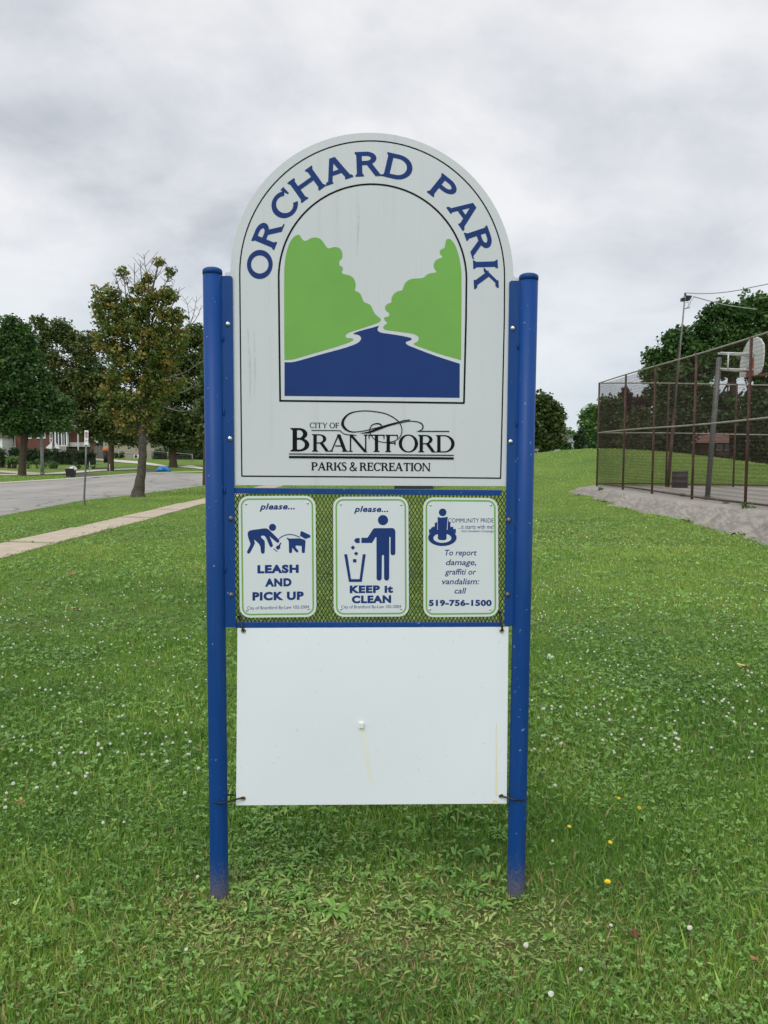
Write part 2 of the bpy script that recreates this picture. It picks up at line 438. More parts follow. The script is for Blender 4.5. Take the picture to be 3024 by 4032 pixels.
# ---------------------------------------------------------------- materials of the sign
def panel_mat():
    t = NT('aged_white_panel')
    st = t.noise(1.0, 5, 0.6, t.coord((26, 26, 0.9)))
    sp = t.noise(60, 3, 0.6)
    bl = t.noise(2.2, 4, 0.6)
    c = t.mix(t.ramp(st, ((0.56, 0.0), (0.80, 0.40))), (0.60, 0.63, 0.655), (0.43, 0.45, 0.46))
    c = t.mix(t.ramp(bl, ((0.35, 0.0), (0.75, 0.40))), c, (0.53, 0.555, 0.575))
    c = t.mix(t.ramp(sp, ((0.70, 0.0), (0.78, 0.35))), c, (0.33, 0.34, 0.31))
    return t.fin(c, 0.42, 0, 0.35)
M_PANEL = panel_mat()
M_EDGE = mat('panel_edge', (0.55, 0.57, 0.57), 0.5)
def blue_paint():
    t = NT('blue_post_paint')
    g = t.n('ShaderNodeNewGeometry'); z = t.n('ShaderNodeSeparateXYZ'); t.L.new(g.outputs['Position'], z.inputs[0])
    f = t.noise(45, 5, 0.65); big = t.noise(5, 3, 0.5)
    c = t.mix(t.ramp(big, ((0.3, 0.0), (0.7, 0.5))), (0.002, 0.045, 0.205), (0.004, 0.058, 0.245))
    fade = t.noise(1.0, 4, .6, t.coord((30, 30, 2.2))); c = t.mix(t.ramp(fade, ((.50, 0.), (.75, .22))), c, (0.05, 0.10, 0.20))
    chips = t.ramp(t.noise(60, 2, 0.5), ((0.725, 0.0), (0.74, 1.0)))
    c = t.mix(t.math('MULTIPLY', chips, 0.5), c, (0.30, 0.36, 0.48))
    # soil splashed and scuffed onto the foot of the post by mowing
    hgt = t.ramp(t.math('ADD', z.outputs[2], t.math('MULTIPLY', t.math('SUBTRACT', t.noise(120, 4, .7), 0.5), 0.50)), ((0.0, 0.85), (0.16, 0.0)))
    c = t.mix(hgt, c, (0.155, 0.125, 0.085))
    t.bump(t.noise(160, 2, 0.5), 0.12, 0.002)
    return t.fin(c, 0.48, 0, 0.28)
M_BLUE = blue_paint()
M_ARTBLUE = mat('printed_blue', (0.014, 0.042, 0.175), 0.55, var=0.06, scale=5, spec=0.15)
M_ARTGREEN = mat('printed_green', (0.175, 0.40, 0.085), 0.55, var=0.05, scale=5, spec=0.2)
M_INK = mat('printed_black', (0.007, 0.008, 0.011), 0.6, var=0.1, spec=0.1)
M_STEEL = mat('galvanised_steel', (0.62, 0.63, 0.64), 0.18, 1.0, var=0.08)
M_DULL = mat('dull_zinc', (0.16, 0.17, 0.18), 0.5, 0.8, var=0.2, scale=40)
M_MESH = mat('rusty_black_mesh', (0.034, 0.027, 0.016), 0.6, 0.2, var=0.5, scale=14)
M_NOTICE = mat('notice_white', (0.66, 0.695, 0.725), 0.35, var=0.03, scale=3)
def board_mat():
    t = NT('white_board'); sp = t.noise(95, 2, 0.5)
    c = t.mix(t.ramp(t.noise(1.6, 4, .6), ((.35, 0.), (.7, 1.))), (0.80, 0.835, 0.875), (0.77, 0.81, 0.855))
    c = t.mix(t.ramp(sp, ((0.735, 0.0), (0.76, 0.55))), c, (0.30, 0.30, 0.28))
    t.bump(t.noise(1.1, 2, .5), 0.25, 0.03)
    return t.fin(c, 0.30, 0, 0.4)
M_BOARD = board_mat()
M_TIE = mat('black_nylon', (0.010, 0.010, 0.011), 0.35)
M_TAPE = mat('old_tape_residue', (0.80, 0.815, 0.745), 0.5, var=0.03)
M_RUSTRUN = mat('rust_run', (0.80, 0.74, 0.53), 0.5, var=0.08, scale=20)
M_GRIME = mat('grime', (0.40, 0.43, 0.42), 0.6, var=0.2, scale=30)

c3 = lambda x, y: (780 + x * .8198, 480 + y * .8198)
c4 = lambda x, y: (780 + x * .8198, 1250 + y * .8198)
c5 = lambda x, y: (800 + x * .36166, 1880 + y * .36166)
c6 = lambda x, y: (1280 + x * .51838, 1880 + y * .51838)
cl = lambda x, y: (1100 + x * .4340, 1590 + y * .4340)

foot = (W(864, 3545) + W(2031, 3515)) / 2
park = thing('park_sign', (foot[0], foot[1], 0.0), 'tall arched park name sign with green trees and river on two blue posts in grass', 'sign')

# posts, caps, flanges, bolts
def post(px_t, py_t, px_b, py_b, sgn):
    a, b = W(px_t, py_t), W(px_b, py_b); d = (b - a) / (b[2] - a[2]); top = a; bot = b + d * (-0.25 - b[2])
    m = MB(); m.tube([bot, b, (a + b) / 2, top], 0.0365, 28); o = m.build('post', M_BLUE, park, True)
    c = MB(); c.tube([top + [0, 0, -0.004], top + [0, 0, 0.010], top + [0, 0, 0.014]], [0.0378, 0.0378, 0.036], 28)
    c.ball(top + [0, 0, 0.012], (0.036, 0.036, 0.012), 28, 8)
    c.build('cap', M_BLUE, o, True)
post(836.5, 1077, 864, 3545, 1); post(2081.5, 1100, 2030.5, 3515, -1)
def plate(fr, off0, off1, name, m, parent, bevel=0.0, smooth=False):
    n = len(fr); v = [W(x, y, off1) for x, y in fr]; b = [p - SN * (off1 - off0) for p in v]
    mb = MB(); mb.add(v + b, [tuple(range(n - 1, -1, -1)), tuple(range(n, 2 * n))] + [(i, (i + 1) % n, n + (i + 1) % n, n + i) for i in range(n)])
    return mb.build(name, m, parent, smooth, bevel)
def rc(cx, cy, r, a0, a1, n=6): return [(cx + r * math.cos(math.radians(a)), cy - r * math.sin(math.radians(a))) for a in np.linspace(a0, a1, n)]
plate([(850, 1086)] + rc(905, 1096, 10, 90, 0) + rc(918, 2460, 10, 0, -90) + [(880, 2470)], 0.002, 0.008, 'mounting_flange', M_BLUE, park)
plate(rc(2016, 1115, 10, 180, 90) + [(2066, 1105), (2040, 2466)] + rc(1996, 2456, 10, -90, -180), 0.002, 0.008, 'mounting_flange', M_BLUE, park)
for x, y, hi in ((897, 1276, 1), (905, 1727, 1), (908.5, 2041, 0), (910, 2342, 0), (2019.5, 1292.6, 1), (2011, 1739, 1), (2003, 2047, 0), (1999, 2341, 0)):
    p = W(x, y, 0.008); mb = MB(); mb.ball((0, 0, 0), (0.0105, 0.0105, 0.0075), 20, 12)
    v = mb.v[0]; q = p + np.outer(v[:, 0], [math.cos(PSI), math.sin(PSI), 0]) + np.outer(v[:, 1], [0, 0, 1]) + np.outer(v[:, 2], SN); mb.v[0] = q
    mb.build('bolt', M_STEEL if hi else M_DULL, park, True)
for xs, ys in ((877, 1330), (881, 1620), (884, 1930), (887, 2240), (2040, 1360), (2034, 1665), (2030, 2070), (2026, 2330)):   # weld beads
    mb = MB(); mb.ball(W(xs, ys, 0.012), (0.004, 0.004, 0.016), 8, 6); mb.build('weld_bead', M_BLUE, park, True)

# main panel with its arch
arch = [c3(835 + 680 * math.cos(math.radians(a)), 735 - 683 * math.sin(math.radians(a)) + .0165 * 680 * math.cos(math.radians(a))) for a in np.linspace(1, 179, 72)]
outline = [c4(1498, 810), c4(1512, 600)] + [(2058, 1350), c3(1540, 748), c3(1520, 747)] + arch + [c3(151, 723), c3(130, 723)] + [(880, 1300)] + [c4(140, 600), c4(150, 805)]
panel = plate(outline, -0.004, 0.0, 'name_panel', M_PANEL, park)
ar = Art(0.0006)
def arcpts(cx, cy, r, ry, a0, a1, tilt=0.0, n=60): return [c3(cx + r * math.cos(math.radians(a)), cy - ry * math.sin(math.radians(a)) + tilt * r * math.cos(math.radians(a))) for a in np.linspace(a0, a1, n)]
ob = [c4(210, 762), c4(206, 400), c4(202, 0)] + arcpts(836, 735, 636, 644, 179.5, 0.5, .012) + [c4(1471, 0), c4(1462, 400), c4(1453, 772)]
ar.stroke(ob, 5.2); ar.stroke([c4(208, 762), c4(830, 766), c4(1455, 772)], 5.4)
ib = [c4(394, 400), c4(389, 0)] + arcpts(838, 752, 451, 453, 179, 1, .010) + [c4(1287, 0), c4(1277, 410)]
ar.stroke(ib, 7.2); ar.stroke([c4(390, 400), c4(835, 405), c4(1280, 411)], 7.2)
ar.build('border_line', M_INK, panel)
LT = [(414, 1062), (413, 720), (419, 650), (434, 590), (453, 557), (470, 545), (485, 540), (494, 553), (504, 569), (516, 572), (530, 565), (546, 556), (566, 554), (586, 560), (600, 575), (610, 592), (622, 607), (636, 606), (655, 600), (676, 603), (690, 618), (694, 640), (691, 658), (679, 666), (677, 678), (681, 691), (694, 696), (696, 708), (689, 719), (693, 729), (712, 733), (736, 740), (750, 755), (757, 775), (756, 795), (752, 812), (766, 815), (780, 825), (788, 845), (796, 866), (815, 872), (830, 880), (838, 900), (847, 919), (861, 933), (876, 943), (879, 951), (870, 963), (835, 975), (780, 994), (730, 1009), (712, 1019), (707, 1031), (716, 1038), (735, 1038), (748, 1043), (742, 1052), (700, 1069), (600, 1099), (490, 1131), (455, 1142), (415, 1143)]
RT = [(1263, 1144), (1266, 740), (1262, 690), (1252, 640), (1239, 600), (1225, 575), (1210, 562), (1199, 561), (1190, 568), (1187, 590), (1184, 606), (1165, 612), (1160, 625), (1163, 638), (1174, 645), (1171, 652), (1150, 658), (1135, 672), (1130, 690), (1136, 708), (1148, 721), (1138, 724), (1115, 726), (1096, 735), (1085, 748), (1060, 752), (1030, 752), (1005, 762), (990, 780), (985, 798), (980, 810), (960, 812), (940, 825), (929, 845), (928, 860), (928, 868), (912, 872), (900, 882), (897, 895), (903, 908), (918, 918), (920, 928), (911, 936), (895, 938), (893, 946), (900, 958), (912, 964), (895, 976), (888, 986), (892, 994), (902, 1000), (960, 1007), (1020, 1015), (1050, 1023), (1061, 1036), (1058, 1050), (1045, 1060), (1033, 1065), (1040, 1072), (1090, 1090), (1160, 1115)]
RV = [(415, 215), (455, 215), (500, 203), (600, 174), (700, 148), (765, 125), (782, 108), (783, 95), (772, 84), (750, 80), (742, 77), (780, 63), (840, 48), (872, 38), (863, 50), (861, 62), (875, 73), (930, 80), (1000, 92), (1028, 100), (1022, 110), (1001, 115), (996, 122), (1005, 132), (1030, 142), (1080, 162), (1150, 188), (1257, 222), (1256, 386), (415, 377)]
for p in (LT, RT): Art(0.0006, c3).poly(chaikin(p, 1)).build('tree_emblem', M_ARTGREEN, panel)
Art(0.0006, c4).poly(chaikin(RV, 1)).build('river_emblem', M_ARTBLUE, panel)
# arched name
ST = (0.225, 0.17, 0.06, 0.055, 1.24)
for ch, th in zip('ORCHARDPARK', (-84.2, -67.8, -51.2, -35.6, -18.6, -2.2, 13.2, 38.6, 54.6, 71.0, 87.6)):
    a = Art(0.0008); P, wd = glyph(ch, *ST); H = 119; t = math.radians(th); r0 = 485
    for poly in P:
        q = []
        for gx, gy in poly:
            lx = (gx - wd / 2) * H; rr = r0 + gy * H
            q.append(c3(838 + rr * math.sin(t) + lx * math.cos(t), 746 - rr * math.cos(t) + lx * math.sin(t) + .012 * rr * math.sin(t)))
        a.poly(q)
    a.build('arch_letter', M_ARTBLUE, panel)
# city logo
GS = (0.165, 0.07, 0.07, 0.035, 1.0)
a = Art(0.0007, cl); set_line(a, 'B', 100, 432, 272, 433, 213, (0.19, 0.085, 0.09, 0.04, 1.0))
set_line(a, 'RANTFORD', 295, 433, 1590, 442, 158, GS, 0.0)
a.build('city_lettering', M_INK, panel); a = Art(0.0007, cl)
set_line(a, 'CITY OF', 275, 219, 543, 221, 49, (0.16, 0.10, 0.06, 0.05, 1.0), 0.06, 0.25)
a.build('city_lettering', M_INK, panel); a = Art(0.0007, cl)
set_line(a, 'PARKS & RECREATION', 290, 604, 1370, 612, 75, (0.20, 0.11, 0.06, 0.05, 1.0), 0.03, 0.30)
a.build('city_lettering', M_INK, panel)
a = Art(0.0018, cl)
a.stroke([(1187, 145, ), (1130, 152), (1080, 165), (1000, 185), (920, 208), (850, 225), (780, 243), (720, 252), (670, 255), (630, 247), (597, 225), (574, 190), (579, 150), (605, 112), (650, 82), (720, 67), (800, 64), (880, 72), (960, 88), (1020, 115), (1070, 150), (1100, 190), (1112, 235), (1105, 280), (1080, 315), (1040, 338), (980, 350), (920, 345), (870, 325), (835, 290), (820, 250), (825, 215), (845, 190), (880, 179), (910, 183), (930, 198)],
         [9, 9, 8, 8, 8, 8, 8, 8, 10, 14, 22, 26, 22, 16, 12, 9, 9, 9, 9, 9, 9, 8, 8, 8, 7, 7, 7, 7, 7, 8, 8, 9, 9, 11, 13, 10], 4)
a.stroke([(735, 268), (820, 256), (900, 225), (980, 200), (1060, 180), (1140, 163), (1200, 157), (1260, 165), (1295, 185), (1303, 210), (1290, 235), (1245, 252)], [3, 18, 24, 14, 10, 8, 8, 9, 11, 11, 9, 4], 5)
a.stroke([(1262, 249), (1400, 249), (1542, 250)], 9)
a.stroke([(290, 240), (420, 241), (545, 243), (563, 256), (592, 274), (630, 280), (700, 286)], 7, 4)
a.stroke([(87, 454), (800, 460), (1582, 467)], 9); a.stroke([(87, 482), (800, 487), (1582, 495)], 20)
a.build('logo_flourish', M_INK, panel)
gr = Art(0.0004)                                            # two run-down dirt streaks on the left margin and one in the arch
M_STREAK = mat('dirt_streak', (0.535, 0.56, 0.565), 0.5, var=0.15, scale=25)
for pts, w_ in (([(975, 1290), (985, 1470), (982, 1590)], [3, 10, 2]), ([(1000, 1300), (1004, 1450), (1000, 1560)], [2, 8, 2]), ([(1408, 750), (1412, 860), (1405, 1000)], [4, 9, 2])):
    Art(0.0004).stroke(pts, w_, 5).build('dirt_streak', M_STREAK, panel)

# rails and expanded mesh
def rail(q, d0, d1):
    v = [W(x, y, d1) for x, y in q]; m = MB(); m.hexa(v[::-1] + [p - SN * (d1 - d0) for p in v][::-1]); return m.build('rail', M_BLUE, park, False, 0.0015)
rail([(922, 1921), (1976, 1930), (1975, 1951), (922, 1943)], -0.030, 0.0015)
rail([(924, 2451), (1980, 2452), (1978, 2468), (926, 2473)], -0.030, 0.0015)
def sign_uv(u, v, off):  # metres along the sign from its middle, height
    return SP + SN * off + np.array([math.cos(PSI), math.sin(PSI), 0]) * u + np.array([0, 0, CAM[2] + v])
mb = MB(); uw, vh = 0.0150, 0.0262
u0, u1, v0, v1 = -0.585, 0.497, -0.690, -0.130
nu = int((u1 - u0) / uw); nv = int((v1 - v0) / vh)
for i in range(nu):
    for sg in (1, -1):
        pts = []
        for j in range(nv * 2 + 1):
            ph = j % 2
            pts.append((u0 + (i + (0.25 if ph == 0 else 0.75)) * uw if sg > 0 else u0 + (i + 1 + (0.25 if ph == 0 else -0.25)) * uw - uw, v0 + j * vh / 2))
        pts = np.array(pts)
        # sharp at the middle, touching its neighbours at the knuckles
        fr = [sign_uv(a - 0.0016, b, -0.008) for a, b in pts] + [sign_uv(a + 0.0016, b, -0.008) for a, b in pts]
        bk = [sign_uv(a - 0.0016, b, -0.0115) for a, b in pts] + [sign_uv(a + 0.0016, b, -0.0115) for a, b in pts]
        n = len(pts); fs = []
        for j in range(n - 1):
            fs += [(j, n + j, n + j + 1, j + 1), (2 * n + j, 2 * n + j + 1, 3 * n + j + 1, 3 * n + j), (j, j + 1, 2 * n + j + 1, 2 * n + j), (n + j, 3 * n + j, 3 * n + j + 1, n + j + 1)]
        if sg < 0:
            fr = [p - SN * 0.0008 for p in fr]
        mb.add(fr + bk, fs)
tag(mb.build('mesh_screen', M_MESH, park), 'expanded metal mesh screen behind the three notices')

# notices screwed to the mesh
def rrect(tl, tr, br, bl, r, inset=0.0, n=7):
    tl, tr, br, bl = (np.array(p, float) for p in (tl, tr, br, bl))
    def corner(p, a, b):
        u = (a - p) / np.linalg.norm(a - p); v = (b - p) / np.linalg.norm(b - p); p = p + (u + v) * inset; rr = r - inset
        c = p + (u + v) * rr
        return [c - u * rr * math.cos(q) - v * rr * math.sin(q) for q in np.linspace(math.pi / 2, 0, n)]
    pts = corner(tl, bl, tr) + corner(tr, tl, br) + corner(br, tr, bl) + corner(bl, br, tl)
    return pts
def notice(fn, corners, r, ins, wd, label, screws, sr):
    pl = plate([fn(*p) for p in rrect(*corners, r)], 0.0025, 0.0045, 'notice_plate', M_NOTICE, park); tag(pl, label)
    p = rrect(*corners, r, ins); p = p + [p[0]]; q = rrect(*corners, r, ins + wd); q = q + [q[0]]
    m = MB(); n = len(p); m.add([W(*fn(*x), 0.0050) for x in p] + [W(*fn(*x), 0.0050) for x in q], [(i + 1, i, n + i, n + i + 1) for i in range(n - 1)])
    m.build('border_stripe', M_ARTGREEN, pl)
    for x, y in screws:
        mb = MB(); c = W(*fn(x, y), 0.0055); mb.ball((0, 0, 0), (sr, sr, sr * .6), 12, 6)
        v = mb.v[0]; mb.v[0] = c + np.outer(v[:, 0], [math.cos(PSI), math.sin(PSI), 0]) + np.outer(v[:, 1], [0, 0, 1]) + np.outer(v[:, 2], SN)
        mb.build('screw', M_STEEL, pl, True)
    return pl
ni = notice(c5, ((383, 203), (1222, 199), (1233, 1518), (399, 1527)), 112, 25, 17, 'notice showing a bending figure, a leashed dog and LEASH AND PICK UP', ((467, 288), (1138, 280), (480, 1445), (1147, 1428)), 0.0042)
a = Art(0.0050, c5); a.disc(755, 543, 39)
a.poly(chaikin([(482, 620), (487, 595), (505, 578), (540, 570), (620, 560), (680, 552), (705, 560), (740, 592), (820, 672), (830, 690), (826, 705), (812, 712), (798, 705), (722, 640), (760, 735), (755, 752), (740, 762), (725, 752), (685, 655), (668, 635), (640, 632), (622, 645), (665, 685), (672, 700), (670, 815), (660, 830), (640, 830), (628, 815), (622, 735), (560, 680), (553, 672), (563, 710), (560, 725), (515, 815), (500, 830), (485, 828), (476, 812), (480, 800), (515, 730), (510, 710), (495, 670)], 1))
a.poly([(905, 660), (915, 655), (935, 665), (1055, 662), (1085, 672), (1110, 682), (1115, 700), (1112, 735), (1106, 815), (1095, 824), (1080, 822), (1074, 812), (1072, 745), (1010, 740), (1005, 760), (1038, 800), (1030, 815), (1015, 816), (970, 765), (968, 812), (955, 824), (940, 822), (934, 810), (932, 700), (925, 680)])
a.poly([(1060, 592), (1072, 583), (1165, 628), (1168, 640), (1158, 658), (1135, 658), (1125, 668), (1110, 668), (1055, 635)])
a.stroke([(823, 670), (850, 648), (900, 626), (950, 620), (1000, 630), (1052, 650)], 9, 4)
a.poly([(852, 711), (838, 740), (838, 765), (825, 785), (805, 782), (790, 766), (800, 746), (822, 738), (842, 707)])
a.stroke([(765, 775), (808, 808)], 8); a.build('pictogram', M_ARTBLUE, ni)
a = Art(0.0050, c5)
a.line(ni, 'please...', 615, 283, 998, 372, -4, 0.25, 0.030, 1.08)
a.line(ni, 'LEASH', 590, 953, 1040, 1046, -6, 0, 0.060, 1.14); a.line(ni, 'AND', 673, 1100, 962, 1190, -5, 0, 0.060, 1.14); a.line(ni, 'PICK UP', 536, 1248, 1095, 1342, -9, 0, 0.060, 1.14)
a.line(ni, 'City of Brantford By-Law 102-2004', 478, 1405, 1152, 1450, -14, 0, 0.0)
ni = notice(c6, ((61, 147), (632, 146), (637, 1056), (66, 1059)), 76, 17, 12, 'notice showing a figure dropping litter in a bin and KEEP it CLEAN', ((119, 205), (579, 207), (122, 1000), (577, 997)), 0.0042)
a = Art(0.0050, c6); a.disc(440, 324, 39)
a.poly([(375, 385), (515, 384), (530, 395), (534, 410), (534, 575), (528, 588), (515, 591), (502, 588), (497, 575), (497, 455), (488, 450), (487, 765), (480, 780), (467, 784), (455, 780), (448, 768), (447, 592), (440, 588), (432, 592), (430, 768), (422, 780), (410, 784), (398, 780), (391, 768), (390, 455), (385, 452), (357, 497), (276, 498), (276, 458), (322, 458), (365, 392)])
a.poly([(263, 460), (240, 460), (226, 468), (221, 479), (226, 490), (240, 498), (263, 498)])
a.poly([(211, 515), (228, 532), (211, 550), (195, 533)]); a.poly([(236, 562), (252, 578), (236, 594), (219, 578)]); a.poly([(212, 620), (238, 620), (238, 645), (212, 645)])
a.poly([(145, 583), (168, 583), (197, 772), (262, 772), (286, 583), (309, 583), (279, 793), (181, 793)])
a.build('pictogram', M_ARTBLUE, ni)
a = Art(0.0050, c6); a.line(ni, 'please...', 220, 216, 480, 276, 1, 0.25, 0.030, 1.08)
a.line(ni, 'KEEP it', 187, 821, 516, 880, -3, 0, 0.060, 1.14); a.line(ni, 'CLEAN', 203, 897, 502, 957, -3, 0, 0.060, 1.14)
a.line(ni, 'City of Brantford By-Law 102-2004', 123, 972, 577, 1003, -4)
ni = notice(c6, ((746, 151), (1312, 156), (1317, 1056), (747, 1061)), 76, 17, 12, 'notice with a tower emblem and a phone number for reporting vandalism', ((801, 210), (1260, 210), (797, 1002), (1255, 1003)), 0.0042)
a = Art(0.0050, c6); a.disc(893, 265, 29)
a.poly([(855, 300), (875, 305), (905, 303), (932, 298), (928, 345), (924, 400), (922, 468), (905, 477), (870, 475), (857, 466), (856, 400)])
a.poly([(852, 338), (833, 346), (832, 375), (825, 372), (806, 382), (803, 395), (790, 390), (790, 427), (820, 410), (852, 399)])
a.poly([(934, 330), (952, 345), (951, 376), (975, 374), (973, 392), (993, 390), (993, 428), (960, 408), (930, 398)])
a.ring(891, 457, 108, 63, 69, 36, 460); a.build('pictogram', M_ARTBLUE, ni)
a = Art(0.0050, c6)
a.line(ni, 'COMMUNITY PRIDE', 936, 310, 1280, 343); a.line(ni, '...it starts with me!', 1012, 358, 1280, 390); a.line(ni, 'Anti-Vandalism Campaign', 1035, 398, 1280, 421)
for s_, x0, y0, x1, y1 in (('To report', 910, 549, 1152, 606), ('damage,', 918, 622, 1148, 680), ('graffiti or', 910, 694, 1148, 752), ('vandalism:', 888, 767, 1172, 812), ('call', 983, 838, 1073, 882)): a.line(ni, s_, x0, y0, x1, y1, 0, 0.22, 0.010)
a.line(ni, '519-756-1500', 788, 928, 1265, 978, 0, 0, 0.050, 1.10)

# blank white board tied below
bw = W(1466, 3168)
board = thing('blank_board', (bw[0], bw[1], bw[2]), 'blank white board with faint tape marks tied between the two blue posts', 'sign')
def board_off(u, v): return 0.010 + 0.010 * math.sin(math.pi * u) * math.sin(math.pi * v) + 0.004 * math.sin(5 * u + 3 * v)
def bo(x, y): return board_off((x - 932) / 1066, (y - 2471) / 697)
nx, ny = 24, 16; vf = []; vb = []
for j in range(ny + 1):
    for i in range(nx + 1):
        u, v = i / nx, j / ny
        x = (935 * (1 - v) + 929.6 * v) * (1 - u) + (2002 * (1 - v) + 1995 * v) * u
        y = (2473.5 * (1 - u) + 2469 * u) * (1 - v) + (3171 * (1 - u) + 3164 * u) * v
        o_ = board_off(u, v)
        p = W(x, y, o_); vf.append(p); vb.append(p - SN * 0.004)
fs = []; q = nx + 1; nn = q * (ny + 1)
for j in range(ny):
    for i in range(nx):
        k = j * q + i; fs.append((k, k + q, k + q + 1, k + 1)); fs.append((nn + k, nn + k + 1, nn + k + q + 1, nn + k + q))
per = [i for i in range(q)] + [j * q + nx for j in range(1, ny + 1)] + [ny * q + i for i in range(nx - 1, -1, -1)] + [j * q for j in range(ny - 1, 0, -1)]
for a_, b_ in zip(per, per[1:] + per[:1]): fs.append((a_, b_, nn + b_, nn + a_))
m = MB(); m.add(vf + vb, fs); sheet = m.build('board_sheet', M_BOARD, board, True)
sheet.modifiers.new('edge', 'EDGE_SPLIT').split_angle = math.radians(40)
m = MB(); m.box((0, 0, 0), (0.020, 0.011, 0.024)); v = m.v[0]; c_ = W(1423, 2856, bo(1423, 2856) + .005)
m.v[0] = c_ + np.outer(v[:, 0], [math.cos(PSI), math.sin(PSI), 0]) + np.outer(v[:, 2], [0, 0, 1]) - np.outer(v[:, 1], SN)
m.build('clip', mat('cream_plastic', (0.80, 0.80, 0.74), 0.4), board, False, 0.003)
def on_board(pts, name, m_):
    n = len(pts); m = MB(); m.add([W(x, y, bo(x, y) + .0006) for x, y in pts], [(i, n - 1 - i, n - 2 - i, i + 1) for i in range(n // 2 - 1)]); return m.build(name, m_, board)
yy_ = np.linspace(0, 1, 14); ml = [(1416 + 37 * t + 1.5 * math.sin(9 * t), 2872 + 202 * t) for t in yy_]; mr = [(1437 + 33 * t + 1.2 * math.sin(7 * t), 2872 + 212 * t) for t in yy_]
on_board(ml + mr[::-1], 'tape_mark', M_TAPE)
yy_ = np.linspace(0, 1, 14); on_board([(1954 - 1 - 2.5 * t, 2850 + 284 * t) for t in yy_] + [(1955 + .5 + 3 * t, 2850 + 284 * t) for t in yy_[::-1]], 'rust_run', M_RUSTRUN)
yy_ = np.linspace(0, 1, 6); on_board([(1942 - 3 * t, 3150 + 15 * t) for t in yy_] + [(1958 + 3 * t, 3150 + 15 * t) for t in yy_[::-1]], 'rust_run', M_RUSTRUN)
def torus(c, R_, r_, n=20, k=8):
    v = []; f = []
    for i in range(n):
        for j in range(k):
            A, B = 2 * math.pi * i / n, 2 * math.pi * j / k; rr = R_ + r_ * math.cos(B)
            v.append(c + np.array([math.cos(PSI), math.sin(PSI), 0]) * rr * math.cos(A) + np.array([0, 0, 1.]) * rr * math.sin(A) + SN * r_ * math.sin(B))
            f.append((i * k + j, ((i + 1) % n) * k + j, ((i + 1) % n) * k + (j + 1) % k, i * k + (j + 1) % k))
    return v, f
M_HOLE = mat('grommet_hole', (0.05, 0.07, 0.04), 0.7)
for x, y in ((958.4, 2483), (1975.7, 2483), (957.4, 3142.7), (1973, 3133.8)):
    m = MB(); m.add(*torus(W(x, y, bo(x, y) + .001), 0.0078, 0.0026)); g_ = m.build('grommet', mat('brass_grommet', (0.55, 0.50, 0.40), 0.3, 1.0), board, True)
    m = MB(); m.ball(W(x, y, bo(x, y)), (0.0068, 0.002, 0.0068), 14, 8); m.build('hole', M_HOLE, g_, True)
def tie(px, label, r=0.0030):
    pts = catmull(np.array([W(x, y, o) for x, y, o in px]), 6); m = MB(); m.tube(pts, r, 8)
    h = pts[-1]; m.box(h, (0.010, 0.006, 0.010))
    tag(m.build('cable_tie', M_TIE, None, True, 0, base=pts[0]), label, 'cable tie', 'cable ties holding the white board')
tie([(958, 2482, .018), (955, 2474, .022), (951, 2460, .016), (946, 2443, .004), (942, 2430, -.014)], 'black cable tie at the white board\'s top left grommet', 0.0042)
tie([(1976, 2482, .018), (1977, 2470, .022), (1973, 2448, .016), (1970, 2425, .006), (1967, 2410, -.014)], 'black cable tie at the white board\'s top right grommet', 0.0042)
tie([(957, 3142, .019), (930, 3147, .024), (896, 3157, .036), (862, 3163, .041), (832, 3157, .022), (824, 3147, -.005), (840, 3138, -.036), (880, 3131, -.04), (915, 3130, -.006), (940, 3130, .0)], 'black cable tie round the left blue post and board corner', 0.0036)
tie([(1973, 3134, .019), (1998, 3141, .028), (2030, 3149, .040), (2056, 3150, .036), (2070, 3144, .014), (2074, 3138, -.01), (2050, 3131, -.04), (2010, 3126, -.03), (1990, 3127, 0.)], 'black cable tie round the right blue post and board corner', 0.0036)
